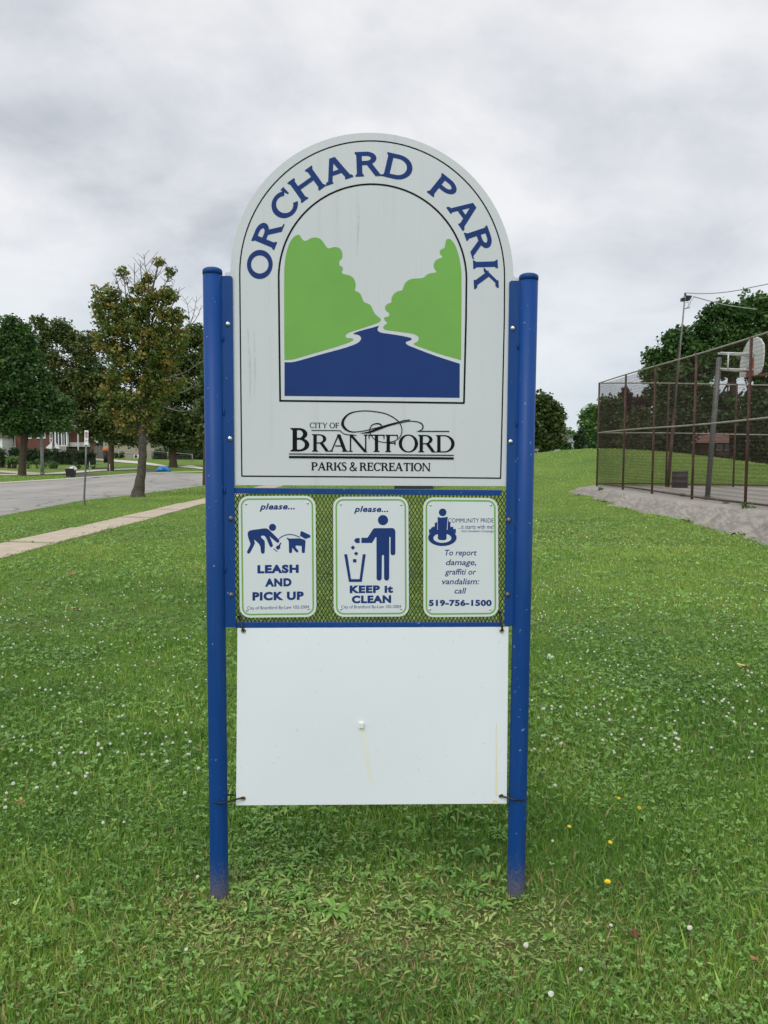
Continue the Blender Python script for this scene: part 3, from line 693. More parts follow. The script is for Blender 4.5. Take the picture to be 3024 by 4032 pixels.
# ---------------------------------------------------------------- ground, road, paths
def grid_axis(bps):
    o = []
    for a, b, s in bps: o += list(np.arange(a, b, s))
    return np.array(o + [bps[-1][1]])
def sheet(name, xs, ys, zf, m, kind='structure', mask=None):
    X, Y = np.meshgrid(xs, ys); Z = zf(X, Y); v = np.stack([X, Y, Z], -1).reshape(-1, 3)
    nx_, ny_ = len(xs), len(ys); i, j = np.meshgrid(np.arange(nx_ - 1), np.arange(ny_ - 1)); k = (j * nx_ + i).ravel()
    f = np.stack([k, k + 1, k + nx_ + 1, k + nx_], 1)
    if mask is not None: f = f[mask(X, Y)[:-1, :-1].ravel()]
    return tag(np_mesh(name, v, f, m, smooth=True), None, None, None, kind)
def lawn_mat():
    t = NT('lawn'); P = t.coord((1, 1, 1), src='world')
    a = t.noise(0.35, 5, 0.6, P); b = t.noise(6.0, 5, 0.7, P); c = t.noise(38, 4, 0.7, P)
    big = t.ramp(a, ((0.30, (0.100, 0.190, 0.030)), (0.5, (0.155, 0.270, 0.040)), (0.72, (0.235, 0.335, 0.055))))
    c1 = t.mix(t.ramp(b, ((0.35, 0.), (0.7, .55))), big, (0.048, 0.115, 0.016))
    c2 = t.mix(t.ramp(c, ((0.40, 0.), (0.75, .7))), c1, (0.215, 0.330, 0.075))
    g = t.n('ShaderNodeSeparateXYZ'); t.L.new(P, g.inputs[0])
    dry = t.ramp(t.noise(1.3, 4, .6, P), ((.42, 0.), (.62, 1.)))
    dv = t.n('ShaderNodeVectorMath', operation='DISTANCE'); t.L.new(P, dv.inputs[0]); dv.inputs[1].default_value = (0, 2.95, 0)
    near = t.ramp(t.math('MULTIPLY', dv.outputs['Value'], .25), ((.10, .9), (.55, .25)))
    c2 = t.mix(t.math('MULTIPLY', t.ramp(t.noise(5.5, 5, .65, P), ((.42, 0.), (.60, 1.))), near), c2, t.ramp(t.noise(60, 3, .6, P), ((.3, (.115, .085, .050)), (.7, (.26, .215, .12)))))
    t.bump(t.noise(45, 4, 0.7, P), 0.9, 0.05)
    return t.fin(c2, 0.85, 0, 0.1)
M_LAWN = lawn_mat()
xs = grid_axis([(-420, -80, 20), (-80, -24, 2), (-24, 30, 0.4), (30, 80, 2), (80, 420, 20)])
ys = grid_axis([(-60, 0, 4), (0, 66, 0.4), (66, 140, 1.5), (140, 900, 30)])
SW_L = np.array([G(*p)[:2] for p in ((-300, 2200), (59, 2132), (811, 1961), (1075, 1905))]); SW_R = np.array([G(*p)[:2] for p in ((-300, 2283), (0, 2202), (811, 1983), (1100, 1918))])
RD_N = np.array([G(*p)[:2] for p in ((-420, 2110), (0, 2031.5), (329, 1970), (523, 1949), (811, 1911))]); RD_F = np.array([G(*p)[:2] for p in ((-420, 1935), (0, 1905), (282, 1888), (529, 1868), (805, 1857))])
SW_L = SW_L[np.argsort(SW_L[:, 1])]; SW_R = SW_R[np.argsort(SW_R[:, 1])]
def xat(tab, y): return np.interp(y, tab[:, 1], tab[:, 0])
def in_joint(x, y):
    s_ = (x - xat(SW_L, y)) / (xat(SW_R, y) - xat(SW_L, y)); d = np.min(np.abs(y[:, None] - 0.1 * (1 - 2 * s_[:, None]) - np.array(joints)[None, :]), 1); return d < 0.085
def on_walk(x, y, m=0.0): return (x > xat(SW_L, y) - m) & (x < xat(SW_R, y) + m) & (y > SW_R[0, 1] - 3) & (y < SW_L[-1, 1] + 4)
def on_road(x, y, m=0.0): return (x < xat(RD_N, y) + m) & (x > xat(RD_F, y) - m)
def pad_k(x, y):
    e = 7.18 + 0.042 * np.clip(26 - y, 0, 12) + 0.16 * np.sin(y * 0.7) + 0.12 * np.sin(y * 2.1 + 1) + 0.05 * np.sin(y * 5.3) + 0.5 * (vnoise(x, y, .35, 8) - .5)
    e = e + 0.8 * sstep(32.0, 34.6, y)
    return sstep(0, 1.05, x - e) * sstep(0, 0.5, 34.5 + 0.1 * np.sin(x * 1.7) - y)
def pad_z(x, y):
    k = pad_k(x, y); zt = terrain(x, y)
    n = (vnoise(x, y, 0.14, 3) - .5) * 0.022 + (vnoise(x, y, 0.8, 4) - .5) * 0.04
    return zt - 0.03 + (0.61 - zt) * k + n * (k < .98) * np.minimum(k * 3, 1) + n * .06
sheet('ground', xs, ys, lambda x, y: terrain(x, y) - 0.12 * (pad_k(x, y) > 0.25), M_LAWN)

def concrete(name, c, var=0.15, sc=3.0):
    t = NT(name); P = t.coord((1, 1, 1), src='world')
    a = t.noise(sc, 6, .65, P); b = t.noise(55, 3, .6, P)
    col = t.ramp(a, ((.3, tuple(x * (1 - var) for x in c)), (.7, tuple(x * (1 + var) for x in c))))
    col = t.mix(t.ramp(b, ((.55, 0.), (.8, .5))), col, tuple(x * .55 for x in c))
    t.bump(b, .25, .004); return t.fin(col, .85, 0, .2)
M_WALK = concrete('sidewalk_concrete', (0.50, 0.42, 0.32))
def road_mat():
    t = NT('road_asphalt'); P = t.coord((1, 1, 1), src='world')
    a = t.noise(.22, 6, .62, t.coord((2.2, .5, 1), src='world')); b = t.noise(60, 3, .6, P)
    col = t.ramp(a, ((.3, (.285, .268, .245)), (.5, (.345, .325, .295)), (.7, (.40, .378, .34))))
    v = t.n('ShaderNodeTexVoronoi', feature='DISTANCE_TO_EDGE'); v.inputs['Scale'].default_value = .22; wp_ = t.n('ShaderNodeMapping'); t.L.new(P, wp_.inputs[0])
    nz = t.n('ShaderNodeTexNoise'); nz.inputs['Scale'].default_value = .9; nz.inputs['Detail'].default_value = 5; t.L.new(P, nz.inputs['Vector'])
    ad = t.n('ShaderNodeVectorMath', operation='ADD'); t.L.new(P, ad.inputs[0]); t.L.new(nz.outputs['Color'], ad.inputs[1]); t.L.new(ad.outputs[0], v.inputs['Vector'])
    col = t.mix(t.ramp(v.outputs['Distance'], ((0.004, .75), (0.016, 0.))), col, (.12, .115, .11))
    col = t.mix(t.ramp(b, ((.55, 0.), (.8, .4))), col, (.18, .17, .16)); t.bump(b, .2, .004); return t.fin(col, .85, 0, .2)
M_ROAD = road_mat()
M_PALE = concrete('pale_concrete', (0.62, 0.58, 0.50), .06)
M_TAR = concrete('driveway_asphalt', (0.12, 0.115, 0.11), .15)
M_COURT = concrete('court_asphalt', (0.36, 0.325, 0.28), .10, .8)
# sidewalk in slabs with overgrown joints
jy = [G(140, 2140)[1], G(430, 2082.5)[1], G(600, 2039)[1], G(700, 2009)[1], G(780, 1984.6)[1]]
step = (jy[4] - jy[0]) / 4; joints = [jy[0] - 2 * step, jy[0] - step] + jy + [jy[4] + step * i for i in range(1, 7)]
m = MB()
for i in range(len(joints) - 1):
    y0, y1 = joints[i] + 0.09, joints[i + 1] - 0.09
    dz = 0.012 + 0.010 * (i % 3); sl_ = 0.10
    q = []
    for s_ in np.linspace(0, 1, 5): q.append((xat(SW_L, y0 + (y1 - y0) * s_) + 0.02 * math.sin(9 * i + 4 * s_), y0 + (y1 - y0) * s_ + sl_))
    for s_ in np.linspace(1, 0, 5): q.append((xat(SW_R, y0 + (y1 - y0) * s_) + 0.025 * math.sin(5 * i + 7 * s_), y0 + (y1 - y0) * s_ - sl_))
    n = len(q); top = [(x, y, dz) for x, y in q]; bot = [(x, y, -0.08) for x, y in q]
    m.add(top + bot, [tuple(range(n - 1, -1, -1))] + [(k, (k + 1) % n, n + (k + 1) % n, n + k) for k in range(n)])
tag(m.build('sidewalk', M_WALK), None, None, None, 'structure')
def patch(name, px, m_, lift=0.03, sub=3.0, world=False):
    pts = [p if world else G(*p)[:2] for p in px]; d = []
    for a, b in zip(pts, pts[1:] + pts[:1]):
        a, b = np.array(a), np.array(b); k = max(1, int(np.linalg.norm(b - a) / sub)); d += [a + (b - a) * i / k for i in range(k)]
    return tag(MB().add([(x, y, float(terrain(x, y)) + lift) for x, y in d], [tuple(range(len(d)))]).build(name, m_), None, None, None, 'structure')
# road as strips between its two edges
m = MB(); yy = np.linspace(2, 100, 80); v = []
for y in yy:
    a, b = xat(RD_F, y), xat(RD_N, y)
    if y > RD_N[-1, 1]: b = RD_N[-1, 0] + (RD_N[-1, 0] - RD_N[-2, 0]) / (RD_N[-1, 1] - RD_N[-2, 1]) * (y - RD_N[-1, 1])
    if y < RD_F[0, 1]: a = b - 11.5
    a = min(a, b - 6)
    v += [(a, y, 0.004), (b, y, 0.004)]
m.add(v, [(2 * i, 2 * i + 1, 2 * i + 3, 2 * i + 2) for i in range(len(yy) - 1)]); tag(m.build('road', M_ROAD), None, None, None, 'structure')
m = MB(); pts = [G(*p) for p in ((-200, 1921), (0, 1906), (150, 1897), (282, 1888.5), (400, 1879), (529, 1868.5), (640, 1863), (805, 1857))]
for a, b in zip(pts, pts[1:]):
    d = np.array([-(b - a)[1], (b - a)[0], 0]); d = d / np.linalg.norm(d) * 0.22
    a_, b_ = a.copy(), b.copy(); a_[2] = b_[2] = 0
    m.hexa([a_ + [0, 0, .07], b_ + [0, 0, .07], b_ + d + [0, 0, .09], a_ + d + [0, 0, .09], a_, b_, b_ + d, a_ + d])
tag(m.build('kerb', M_PALE), None, None, None, 'structure')
patch('far_sidewalk', [(0, 1874), (100, 1873.5), (262, 1867), (335, 1861), (400, 1855.5), (545, 1849.5), (545, 1844), (400, 1850), (335, 1854), (262, 1859), (170, 1866), (100, 1869), (0, 1870)], M_PALE, .05)
patch('driveway', [(0, 1861), (70, 1867), (150, 1868.5), (170, 1863.5), (70, 1857), (0, 1853)], M_WALK, .035)
patch('asphalt_driveway', [(310, 1885), (390, 1880.5), (424, 1873), (330, 1866), (300, 1868)], M_TAR, .035)
patch('asphalt_driveway', [(575, 1866), (600, 1864), (626, 1854), (575, 1850)], M_TAR, .035)
patch('asphalt_driveway', [(375, 1846), (424, 1846), (424, 1840), (380, 1840)], M_TAR, .035)
patch('footpath', [(362, 1814), (420, 1816), (450, 1820), (544, 1827.5), (582, 1832), (640, 1840), (672, 1837), (582, 1823), (542, 1818), (446, 1811), (362, 1807)], M_PALE, .06)
patch('footpath', [(700, 1841), (755, 1845), (800, 1850), (815, 1850), (800, 1843), (757, 1834), (740, 1834)], M_PALE, .06)

# raised court pad with a ragged gravel bank
def court_mat():
    t = NT('gravel_bank'); P = t.coord((1, 1, 1), src='world'); a = t.noise(.7, 5, .6, P); b = t.noise(9, 5, .7, P); c = t.noise(70, 3, .6, P)
    col = t.ramp(a, ((.3, (.32, .29, .25)), (.7, (.42, .385, .335))))
    g = t.n('ShaderNodeSeparateXYZ'); t.L.new(P, g.inputs[0])
    damp = t.ramp(t.noise(3.2, 6, .72, t.coord((3.2, 1.1, 2), src='world')), ((.40, 0.), (.58, 1.)))
    low = t.ramp(t.math('MULTIPLY', t.math('SUBTRACT', .62, g.outputs[2]), 4.0, True), ((.10, .05), (.5, .50)))
    col = t.mix(t.math('MULTIPLY', damp, low), col, (.115, .105, .098))
    col = t.mix(t.ramp(c, ((.5, 0.), (.8, .6))), col, (.16, .15, .14)); t.bump(c, .5, .02); return t.fin(col, .9, 0, .15)
sheet('court_pad', grid_axis([(6.6, 9, .08), (9, 30, .6)]), grid_axis([(4, 36, .12)]), pad_z, court_mat(), mask=lambda X, Y: pad_k(X, Y) > 0.004)
# ---------------------------------------------------------------- grass and lawn plants
def scatter(n, y0, y1, margin=1.12, sign_bias=False):
    """Random ground points inside the view (with a margin), uniform per unit ground area."""
    k = 0.47 * margin
    pad_ = 1.35                                              # some lawn beyond both edges of the view
    y = y0 + (y1 - y0) * rng.random(4 * n); y = y[rng.random(4 * n) * (y1 * k + pad_) < y * k + pad_][:n]; n = len(y); x = (rng.random(n) * 2 - 1) * (y * k + pad_)
    ok = (~on_walk(x, y, -0.13 * rng.random(n) ** 2) | in_joint(x, y)) & ~on_road(x, y, 0.0)
    ok &= ~((pad_k(x, y) > 0.10))
    return x[ok], y[ok]
def trampled(x, y):
    """Worn ground under and in front of the sign (0 to 1)."""
    d = np.exp(-(((x + 0.05) / 0.75) ** 2 + ((y - 3.05) / 0.40) ** 2)) + 0.8 * np.exp(-(((x + 0.55) / 0.3) ** 2 + ((y - 3.1) / 0.25) ** 2)) + 0.7 * np.exp(-(((x - 0.55) / 0.3) ** 2 + ((y - 3.05) / 0.25) ** 2))
    return np.clip(d, 0, 1)
def tone(x, y):
    """Slow change of colour over the lawn: 0 dark blue-green, 1 light yellow-green."""
    t = 0.45 * vnoise(x, y, 2.6, 1) + 0.35 * vnoise(x, y, 0.55, 2) + 0.2 * vnoise(x, y, 0.16, 5)
    return t + 0.16 * sstep(4.2, 2.4, y) + 0.28 * sstep(7, 20, y) * sstep(-1, 4, x) + 0.12 * sstep(9, 18, y)
def blades(n, y0, y1, hmin, hmax, wmul, segs, at=None):
    x, y = scatter(n, y0, y1) if at is None else at; n = len(x)
    tr = trampled(x, y)
    h = (hmin + (hmax - hmin) * rng.random(n) ** 1.6) * (1 - 0.45 * tr) * (0.65 + 0.7 * vnoise(x, y, 0.5, 9))
    wd = (0.0016 + 0.0022 * rng.random(n) ** 1.5) * wmul
    a = rng.random(n) * 2 * np.pi; lean = np.abs(rng.normal(0.55, 0.40, n)) + 0.35 * tr
    la = rng.random(n) * 2 * np.pi
    z = terrain(x, y) - 0.004
    dx, dy = np.cos(la), np.sin(la); sx_, sy_ = np.cos(a), np.sin(a)
    V = []
    for s in range(segs + 1):
        t = s / segs; ww = wd * (1 - t ** 1.5) if s < segs else wd * 0.0
        r = h * np.sin(np.clip(lean, 0, 1.5)) * t ** 1.7; zz = h * (t * np.cos(np.clip(lean, 0, 1.35)) ** 0.6 - 0.12 * lean * t * t)
        cx_, cy_, cz_ = x + dx * r, y + dy * r, z + np.maximum(zz, 0.002)
        if s < segs:
            V += [np.stack([cx_ - sx_ * ww, cy_ - sy_ * ww, cz_], 1), np.stack([cx_ + sx_ * ww, cy_ + sy_ * ww, cz_], 1)]
        else: V += [np.stack([cx_, cy_, cz_], 1)]
    V = np.stack(V, 1); k = V.shape[1]; base = np.arange(n) * k
    Fq = [np.stack([base + 2 * s, base + 2 * s + 1, base + 2 * s + 3, base + 2 * s + 2], 1) for s in range(segs - 1)]
    Ft = np.stack([base + 2 * segs - 2, base + 2 * segs - 1, base + 2 * segs, base + 2 * segs], 1)
    tint = np.clip(tone(x, y) * 0.8 - 0.03 + rng.normal(0.0, 0.19, n), 0, 0.86)
    straw = rng.random(n) < (0.03 + 0.26 * tr + 0.08 * sstep(4.0, 2.6, y))
    tint = np.where(straw, 0.90 + 0.1 * rng.random(n), tint)
    return V.reshape(-1, 3), Fq, Ft, tint
GV, GF, GT = [], [], []; off_ = 0
def push(V, F_, t):
    global off_
    GV.append(V); GF.append(F_ + off_); GT.append(t); off_ += len(V)
for (n, y0, y1, h0, h1, wm, sg) in ((330000, 1.7, 4.4, .022, .070, 1.0, 2), (200000, 4.4, 8.0, .03, .075, 1.25, 2), (120000, 8.0, 16.0, .03, .075, 2.2, 1), (90000, 16, 36, .03, .07, 4.5, 1), (45000, 36, 62, .05, .09, 9.0, 1), (13000, 1.7, 6.0, .05, .105, 2.3, 2)):
    V, Fq, Ft, t = blades(n, y0, y1, h0, h1, wm, sg)
    F_ = np.concatenate([q for q in Fq] + [Ft]); tt = np.concatenate([t] * (len(Fq) + 1)); 
    # triangles: drop the repeated index by splitting the tip into a thin quad
    push(V, F_, tt)
for fx_, fy_ in ((W(864, 3545)[0], W(864, 3545)[1]), (W(2031, 3515)[0], W(2031, 3515)[1])):   # longer tufts the mower misses round the posts
    a_ = rng.random(420) * 6.283; r_p = .040 + np.abs(rng.normal(0, .035, 420))
    V, Fq, Ft, t = blades(0, 0, 0, .05, .12, 1.3, 2, (fx_ + r_p * np.cos(a_), fy_ + r_p * np.sin(a_))); F_ = np.concatenate([q for q in Fq] + [Ft]); push(V, F_, np.concatenate([t] * (len(Fq) + 1)))
GVv = np.concatenate(GV); GFf = np.concatenate(GF); GTt = np.concatenate(GT)
tri = GFf[:, 2] == GFf[:, 3]
M_GRASS = leaf_mat('grass_blades', ((0.0, (0.094, 0.207, 0.040)), (0.35, (0.169, 0.327, 0.056)), (0.60, (0.280, 0.458, 0.080)), (0.84, (0.473, 0.598, 0.130)), (0.90, (0.430, 0.341, 0.141)), (1.0, (0.544, 0.403, 0.211))), 0.38, 0.28)
def tri_quad_mesh(name, V, Fm, tint, m):
    me = bpy.data.meshes.new(name); o = bpy.data.objects.new(name, me); COL.objects.link(o)
    tri = Fm[:, 2] == Fm[:, 3]; q, t = Fm[~tri], Fm[tri][:, :3]
    me.vertices.add(len(V)); me.vertices.foreach_set('co', V.astype(np.float32).ravel())
    li = np.concatenate([q.ravel(), t.ravel()]).astype(np.int32); me.loops.add(len(li)); me.loops.foreach_set('vertex_index', li)
    ls = np.concatenate([np.arange(len(q)) * 4, len(q) * 4 + np.arange(len(t)) * 3]).astype(np.int32)
    me.polygons.add(len(ls)); me.polygons.foreach_set('loop_start', ls)
    me.materials.append(m); a = me.attributes.new('tint', 'FLOAT', 'FACE'); a.data.foreach_set('value', np.concatenate([tint[~tri], tint[tri]]).astype(np.float32))
    me.update(calc_edges=True); return o
tag(tri_quad_mesh('grass', GVv, GFf, GTt, M_GRASS), 'short mown green grass covering the whole lawn', 'grass', None, 'stuff')

# clover leaves: three rounded leaflets on a thin stalk each
def clover(n, y0, y1, sc=1.0):
    x, y = scatter(n, y0, y1)
    keep = rng.random(len(x)) < np.clip(0.25 + 1.5 * (vnoise(x, y, 0.7, 21) - 0.35), 0.08, 1) * (1 - 0.5 * trampled(x, y)); x, y = x[keep], y[keep]; n = len(x)
    h = terrain(x, y) + 0.015 + 0.045 * rng.random(n); r = (0.0055 + 0.005 * rng.random(n)) * sc; a0 = rng.random(n) * 6.283
    tl = rng.normal(0, .30, n); tm = rng.normal(0, .30, n); V = []; 
    for k in range(3):
        a = a0 + k * 2.094
        for (q, s) in ((0.05, 0), (0.75, .78), (1.55, .62), (1.75, 0), (1.55, -.62), (0.75, -.78)):
            lx = r * (q * np.cos(a) - s * np.sin(a)); ly = r * (q * np.sin(a) + s * np.cos(a))
            V.append(np.stack([x + lx, y + ly, h + lx * tl + ly * tm + 0.25 * r * q - 0.1 * r * abs(s)], 1))
    V = np.stack(V, 1); b = np.arange(n)[:, None] * 18
    Fm = np.concatenate([np.stack([b[:, 0] + 6 * k + i for i in idx], 1) for k in range(3) for idx in ((0, 1, 2, 3), (0, 3, 4, 5))])
    t = np.clip(0.35 + 0.5 * (tone(x, y) - .4) + rng.normal(0, .16, n), 0, 1)
    return V.reshape(-1, 3), Fm, np.concatenate([t] * 6)
CV, CF, CT = [], [], []; o_ = 0
for a in ((19000, 1.7, 4.4, 0.75), (34000, 4.4, 9.0, 1.05), (26000, 9, 22, 1.8)):
    V, Fm, t = clover(*a); CV.append(V); CF.append(Fm + o_); CT.append(t); o_ += len(V)
M_CLOVER = leaf_mat('clover_leaves', ((0.0, (0.092, 0.195, 0.047)), (0.4, (0.169, 0.320, 0.072)), (0.75, (0.265, 0.476, 0.105)), (1.0, (0.430, 0.610, 0.200))), 0.33, 0.2)
tag(np_mesh('clover_leaves', np.concatenate(CV), np.concatenate(CF), M_CLOVER, {'tint': np.concatenate(CT)}), 'low three-leaved clover spread through the lawn', 'clover', None, 'stuff')

# small tongue-shaped leaves of low ground plants
def tongues(n, y0, y1, sc=1.0):
    x, y = scatter(n, y0, y1); tr = trampled(x, y)
    keep = rng.random(len(x)) < np.clip(.35 + 1.2 * (vnoise(x, y, .4, 41) - .45) + .6 * tr, .08, 1); x, y, tr = x[keep], y[keep], tr[keep]; n = len(x)
    L_ = (.016 + .030 * rng.random(n) ** 1.5) * sc; w_ = L_ * (.11 + .10 * rng.random(n)); a = rng.random(n) * 6.283; up = rng.normal(.35, .35, n); z = terrain(x, y) + .006 + .03 * rng.random(n) ** 2
    c, s = np.cos(a), np.sin(a); V = []
    for t, ww, zz in ((0, .35, 0), (.5, 1.0, .42), (1.0, .0, .62)):
        for sd in ((-1, 1) if t < 1 else (0,)):
            V.append(np.stack([x + c * L_ * t - s * sd * w_ * ww, y + s * L_ * t + c * sd * w_ * ww, np.maximum(z + L_ * up * zz - .12 * L_ * t * t, terrain(x, y) + .003)], 1))
    V = np.stack(V, 1); b = np.arange(n) * 5; q = np.stack([b, b + 1, b + 3, b + 2], 1); t3 = np.stack([b + 2, b + 3, b + 4, b + 4], 1)
    tt = np.clip(.30 + .40 * tr + .5 * (tone(x, y) - .45) + rng.normal(0, .18, n), 0, 1)
    return V.reshape(-1, 3), np.concatenate([q, t3]), np.concatenate([tt, tt])
CV, CF, CT = [], [], []; o_ = 0
for a in ((52000, 1.7, 4.4, .85), (52000, 4.4, 9.0, 1.25), (30000, 9, 20, 2.0)):
    V, Fm, t = tongues(*a); CV.append(V); CF.append(Fm + o_); CT.append(t); o_ += len(V)
M_COVER = leaf_mat('ground_cover_leaves', ((0.0, (0.086, 0.165, 0.040)), (0.4, (0.172, 0.287, 0.065)), (0.75, (0.323, 0.440, 0.108)), (1.0, (0.531, 0.573, 0.194))), 0.35, 0.2)
tag(tri_quad_mesh('ground_cover', np.concatenate(CV), np.concatenate(CF), np.concatenate(CT), M_COVER), 'tiny tongue-shaped leaves of low ground plants mixed into the lawn', 'ground cover', None, 'stuff')

# broad-leaved weeds: rosettes of arching leaves, several kinds, each plant its own object
M_WEED = leaf_mat('weed_leaves', ((0.0, (0.080, 0.200, 0.036)), (0.5, (0.155, 0.320, 0.052)), (1.0, (0.290, 0.460, 0.105))), 0.36, 0.22)
def rosette(seed, nl, L0, wd, up, wav=0.0):
    r = np.random.default_rng(seed); V = []; Fm = []; T = []; b = 0; S = 6
    for i in range(nl):
        a = i * 2.4 + r.normal(0, .3); L_ = L0 * (0.55 + 0.6 * r.random()); w_ = wd * (0.7 + 0.5 * r.random()); u = up * (0.6 + 0.7 * r.random()); t0 = np.clip(r.normal(.5, .22), 0, 1); tw = r.normal(0, .3)
        for s in range(S + 1):
            t = s / S; rr = L_ * t * (1 - 0.15 * t); zz = L_ * (u * t - (u * 0.75 + 0.1 * r.random()) * t * t) + 0.008
            ww = w_ * (math.sin(math.pi * min(1, t * 0.93 + 0.06)) ** 0.75) * (0.35 + 0.65 * min(1, t * 2.2)) * (1 + wav * (1 if s % 2 else -1))
            for side in (-1, 0, 1):
                lx, ly = rr, side * ww
                V.append((lx * math.cos(a) - ly * math.sin(a), lx * math.sin(a) + ly * math.cos(a), zz + abs(side) * ww * 0.35 + side * ww * tw))
        for s in range(S):
            for c in (0, 1):
                k = b + s * 3 + c; Fm.append((k, k + 1, k + 4, k + 3)); T.append(t0)
        b += (S + 1) * 3
    return np.array(V), np.array(Fm), np.array(T)
weed_src = []
for i, (nl, L0, wd, up, wav) in enumerate(((10, .100, .0105, 1.0, 0), (12, .075, .009, .6, 0), (9, .125, .0095, 1.4, 0), (13, .090, .008, .4, .35), (8, .065, .014, .5, 0), (11, .115, .0065, 1.2, .2))):
    V, Fm, T = rosette(50 + i, nl, L0, wd, up, wav)
    o = np_mesh('broadleaf_weed', V, Fm, M_WEED, {'tint': T}, smooth=True); weed_src.append(o.data); bpy.data.objects.remove(o)
def put_copy(name, me, x, y, rz, sc, label, cat, group, dz=0.0):
    o = bpy.data.objects.new(name, me); COL.objects.link(o); o.location = (x, y, float(terrain(x, y)) + dz); o.rotation_euler = (random.uniform(-.12, .12), random.uniform(-.12, .12), rz); o.scale = (sc,) * 3
    return tag(o, label, cat, group)
wp = []
r_ = random.Random(11)
for (x0, y0, x1, y1, n) in ((930, 3180, 2010, 3330, 34), (940, 3330, 2000, 3640, 46), (0, 3200, 820, 3640, 22), (0, 3640, 3024, 4000, 34), (2090, 3200, 3024, 3640, 14), (2100, 2700, 3024, 3200, 10), (0, 2750, 800, 3200, 12)):
    for _ in range(n): wp.append((r_.uniform(x0, x1), r_.uniform(y0, y1)))
for px, py in wp:
    p = G(px, py); under = 930 < px < 2010 and py < 3640
    k = r_.choice((0, 0, 2, 2, 5, 3) if under else (0, 1, 3, 4, 5, 1))
    put_copy('broadleaf_weed', weed_src[k], p[0], p[1], r_.uniform(0, 6.28), r_.uniform(.5, .95) * (.75 if py > 3640 else 1), 'green broad-leaved weed rosette growing in the mown grass', 'weed', 'broad-leaved weeds in the lawn', 0.004)

# clover flowers
def flower_mesh(stem=True, head=True, brown=False):
    m = MB(); h = 0.062
    if head:
        rr = np.random.default_rng(5)
        for i in range(46):
            ph = math.acos(1 - 1.55 * (i + .5) / 46); th = i * 2.39996; R_ = 0.0072
            d = np.array([math.sin(ph) * math.cos(th), math.sin(ph) * math.sin(th), math.cos(ph)])
            t1 = np.cross(d, [0, 0, 1.01]); t1 /= np.linalg.norm(t1) + 1e-9; t2 = np.cross(d, t1); c = np.array([0, 0, h]) + d * R_ * 0.55; tip = np.array([0, 0, h]) + d * R_ * (1.0 + .25 * rr.random())
            m.add([c + t1 * .0016, c + t2 * .0016, c - t1 * .0016, c - t2 * .0016, tip + t1 * .0011, tip + t2 * .0011, tip - t1 * .0011, tip - t2 * .0011], [(0, 1, 5, 4), (1, 2, 6, 5), (2, 3, 7, 6), (3, 0, 4, 7), (4, 5, 6, 7)], 0)
        m.ball((0, 0, h - .0012), (.0042, .0042, .0036), 8, 5, 1)
    if stem: m.tube([(0, 0, 0), (0.003, 0, h * .5), (0, 0, h)], .0009, 5, True, 2)
    return m
M_PETAL = mat('clover_petal', (0.76, 0.76, 0.67), .6, var=.06, scale=200); M_SEPAL = mat('clover_sepal', (0.42, 0.33, 0.20), .7); M_STALK = mat('flower_stalk', (0.10, 0.19, 0.05), .6)
fo = flower_mesh(True, True).build('clover_flower', [M_PETAL, M_SEPAL, M_STALK]); fl_me = fo.data; bpy.data.objects.remove(fo)
fh = flower_mesh(False, True).build('flower_head', [M_PETAL, M_SEPAL]); head_me = fh.data; bpy.data.objects.remove(fh)
fs_ = flower_mesh(True, False).build('stem', [M_PETAL, M_SEPAL, M_STALK]); stem_me = fs_.data; bpy.data.objects.remove(fs_)
seen_px = [(490, 2996), (125, 3000), (322, 3001), (334, 3090), (328, 3100), (236, 3137), (140, 3160), (42, 3140), (26, 3170), (24, 3185), (14, 3235), (270, 3086), (488, 3278), (395, 3293), (788, 3076), (740, 3168), (732, 3795), (682, 2970), (635, 2972), (660, 3049), (793, 3502), (204, 3050), (299, 3174), (229, 3010), (95, 2973), (53, 3048), (226, 3051), (2375, 2954), (2424, 2946), (2962, 3002), (2946, 3018), (2170, 3349), (2737, 3735), (2398, 3695), (2066, 3787), (2274, 3872), (2183, 3142), (2180, 3992)]
lab = 'white clover flower head standing up in the mown lawn'; grp = 'white clover flowers in the lawn'
pts = list(seen_px)
while len(pts) < 480:
    if r_.random() < .45: px, py = r_.uniform(0, 815), 2190 + 830 * r_.random() ** 1.25
    else: px, py = r_.uniform(2090, 3024), 2150 + 850 * r_.random() ** 1.2
    dens = vnoise(np.array([px]), np.array([py * 2.2]), 260, 33)[0] * .7 + vnoise(np.array([px]), np.array([py * 2]), 70, 34)[0] * .5
    if px < 815 and py < 2210 + (815 - px) * .12: continue
    if r_.random() < dens ** 2.0 * 1.6: pts.append((px, py))
gp = sorted([G(*p) for p in pts], key=lambda q: q[1])
for i, p in enumerate(gp[:300]):
    sc = r_.uniform(.75, 1.2)
    if i < 26:
        t = thing('clover_flower', p, lab, 'flower', grp); t.rotation_euler = (r_.uniform(-.25, .25), r_.uniform(-.25, .25), r_.uniform(0, 6)); t.scale = (sc,) * 3
        for nm, me in (('flower_head', head_me), ('stem', stem_me)):
            c = bpy.data.objects.new(nm, me); COL.objects.link(c); c.parent = t
    else:
        o = put_copy('clover_flower', fl_me, p[0], p[1], r_.uniform(0, 6), sc, lab, 'flower', grp)
m = MB()
for p in gp[300:]: m.ball(p + [0, 0, .06], (.0085, .0085, .007), 6, 4)
tag(m.build('clover_blossoms', M_PETAL), 'tiny white clover blossoms dotting the lawn further back', 'flowers', None, 'stuff')

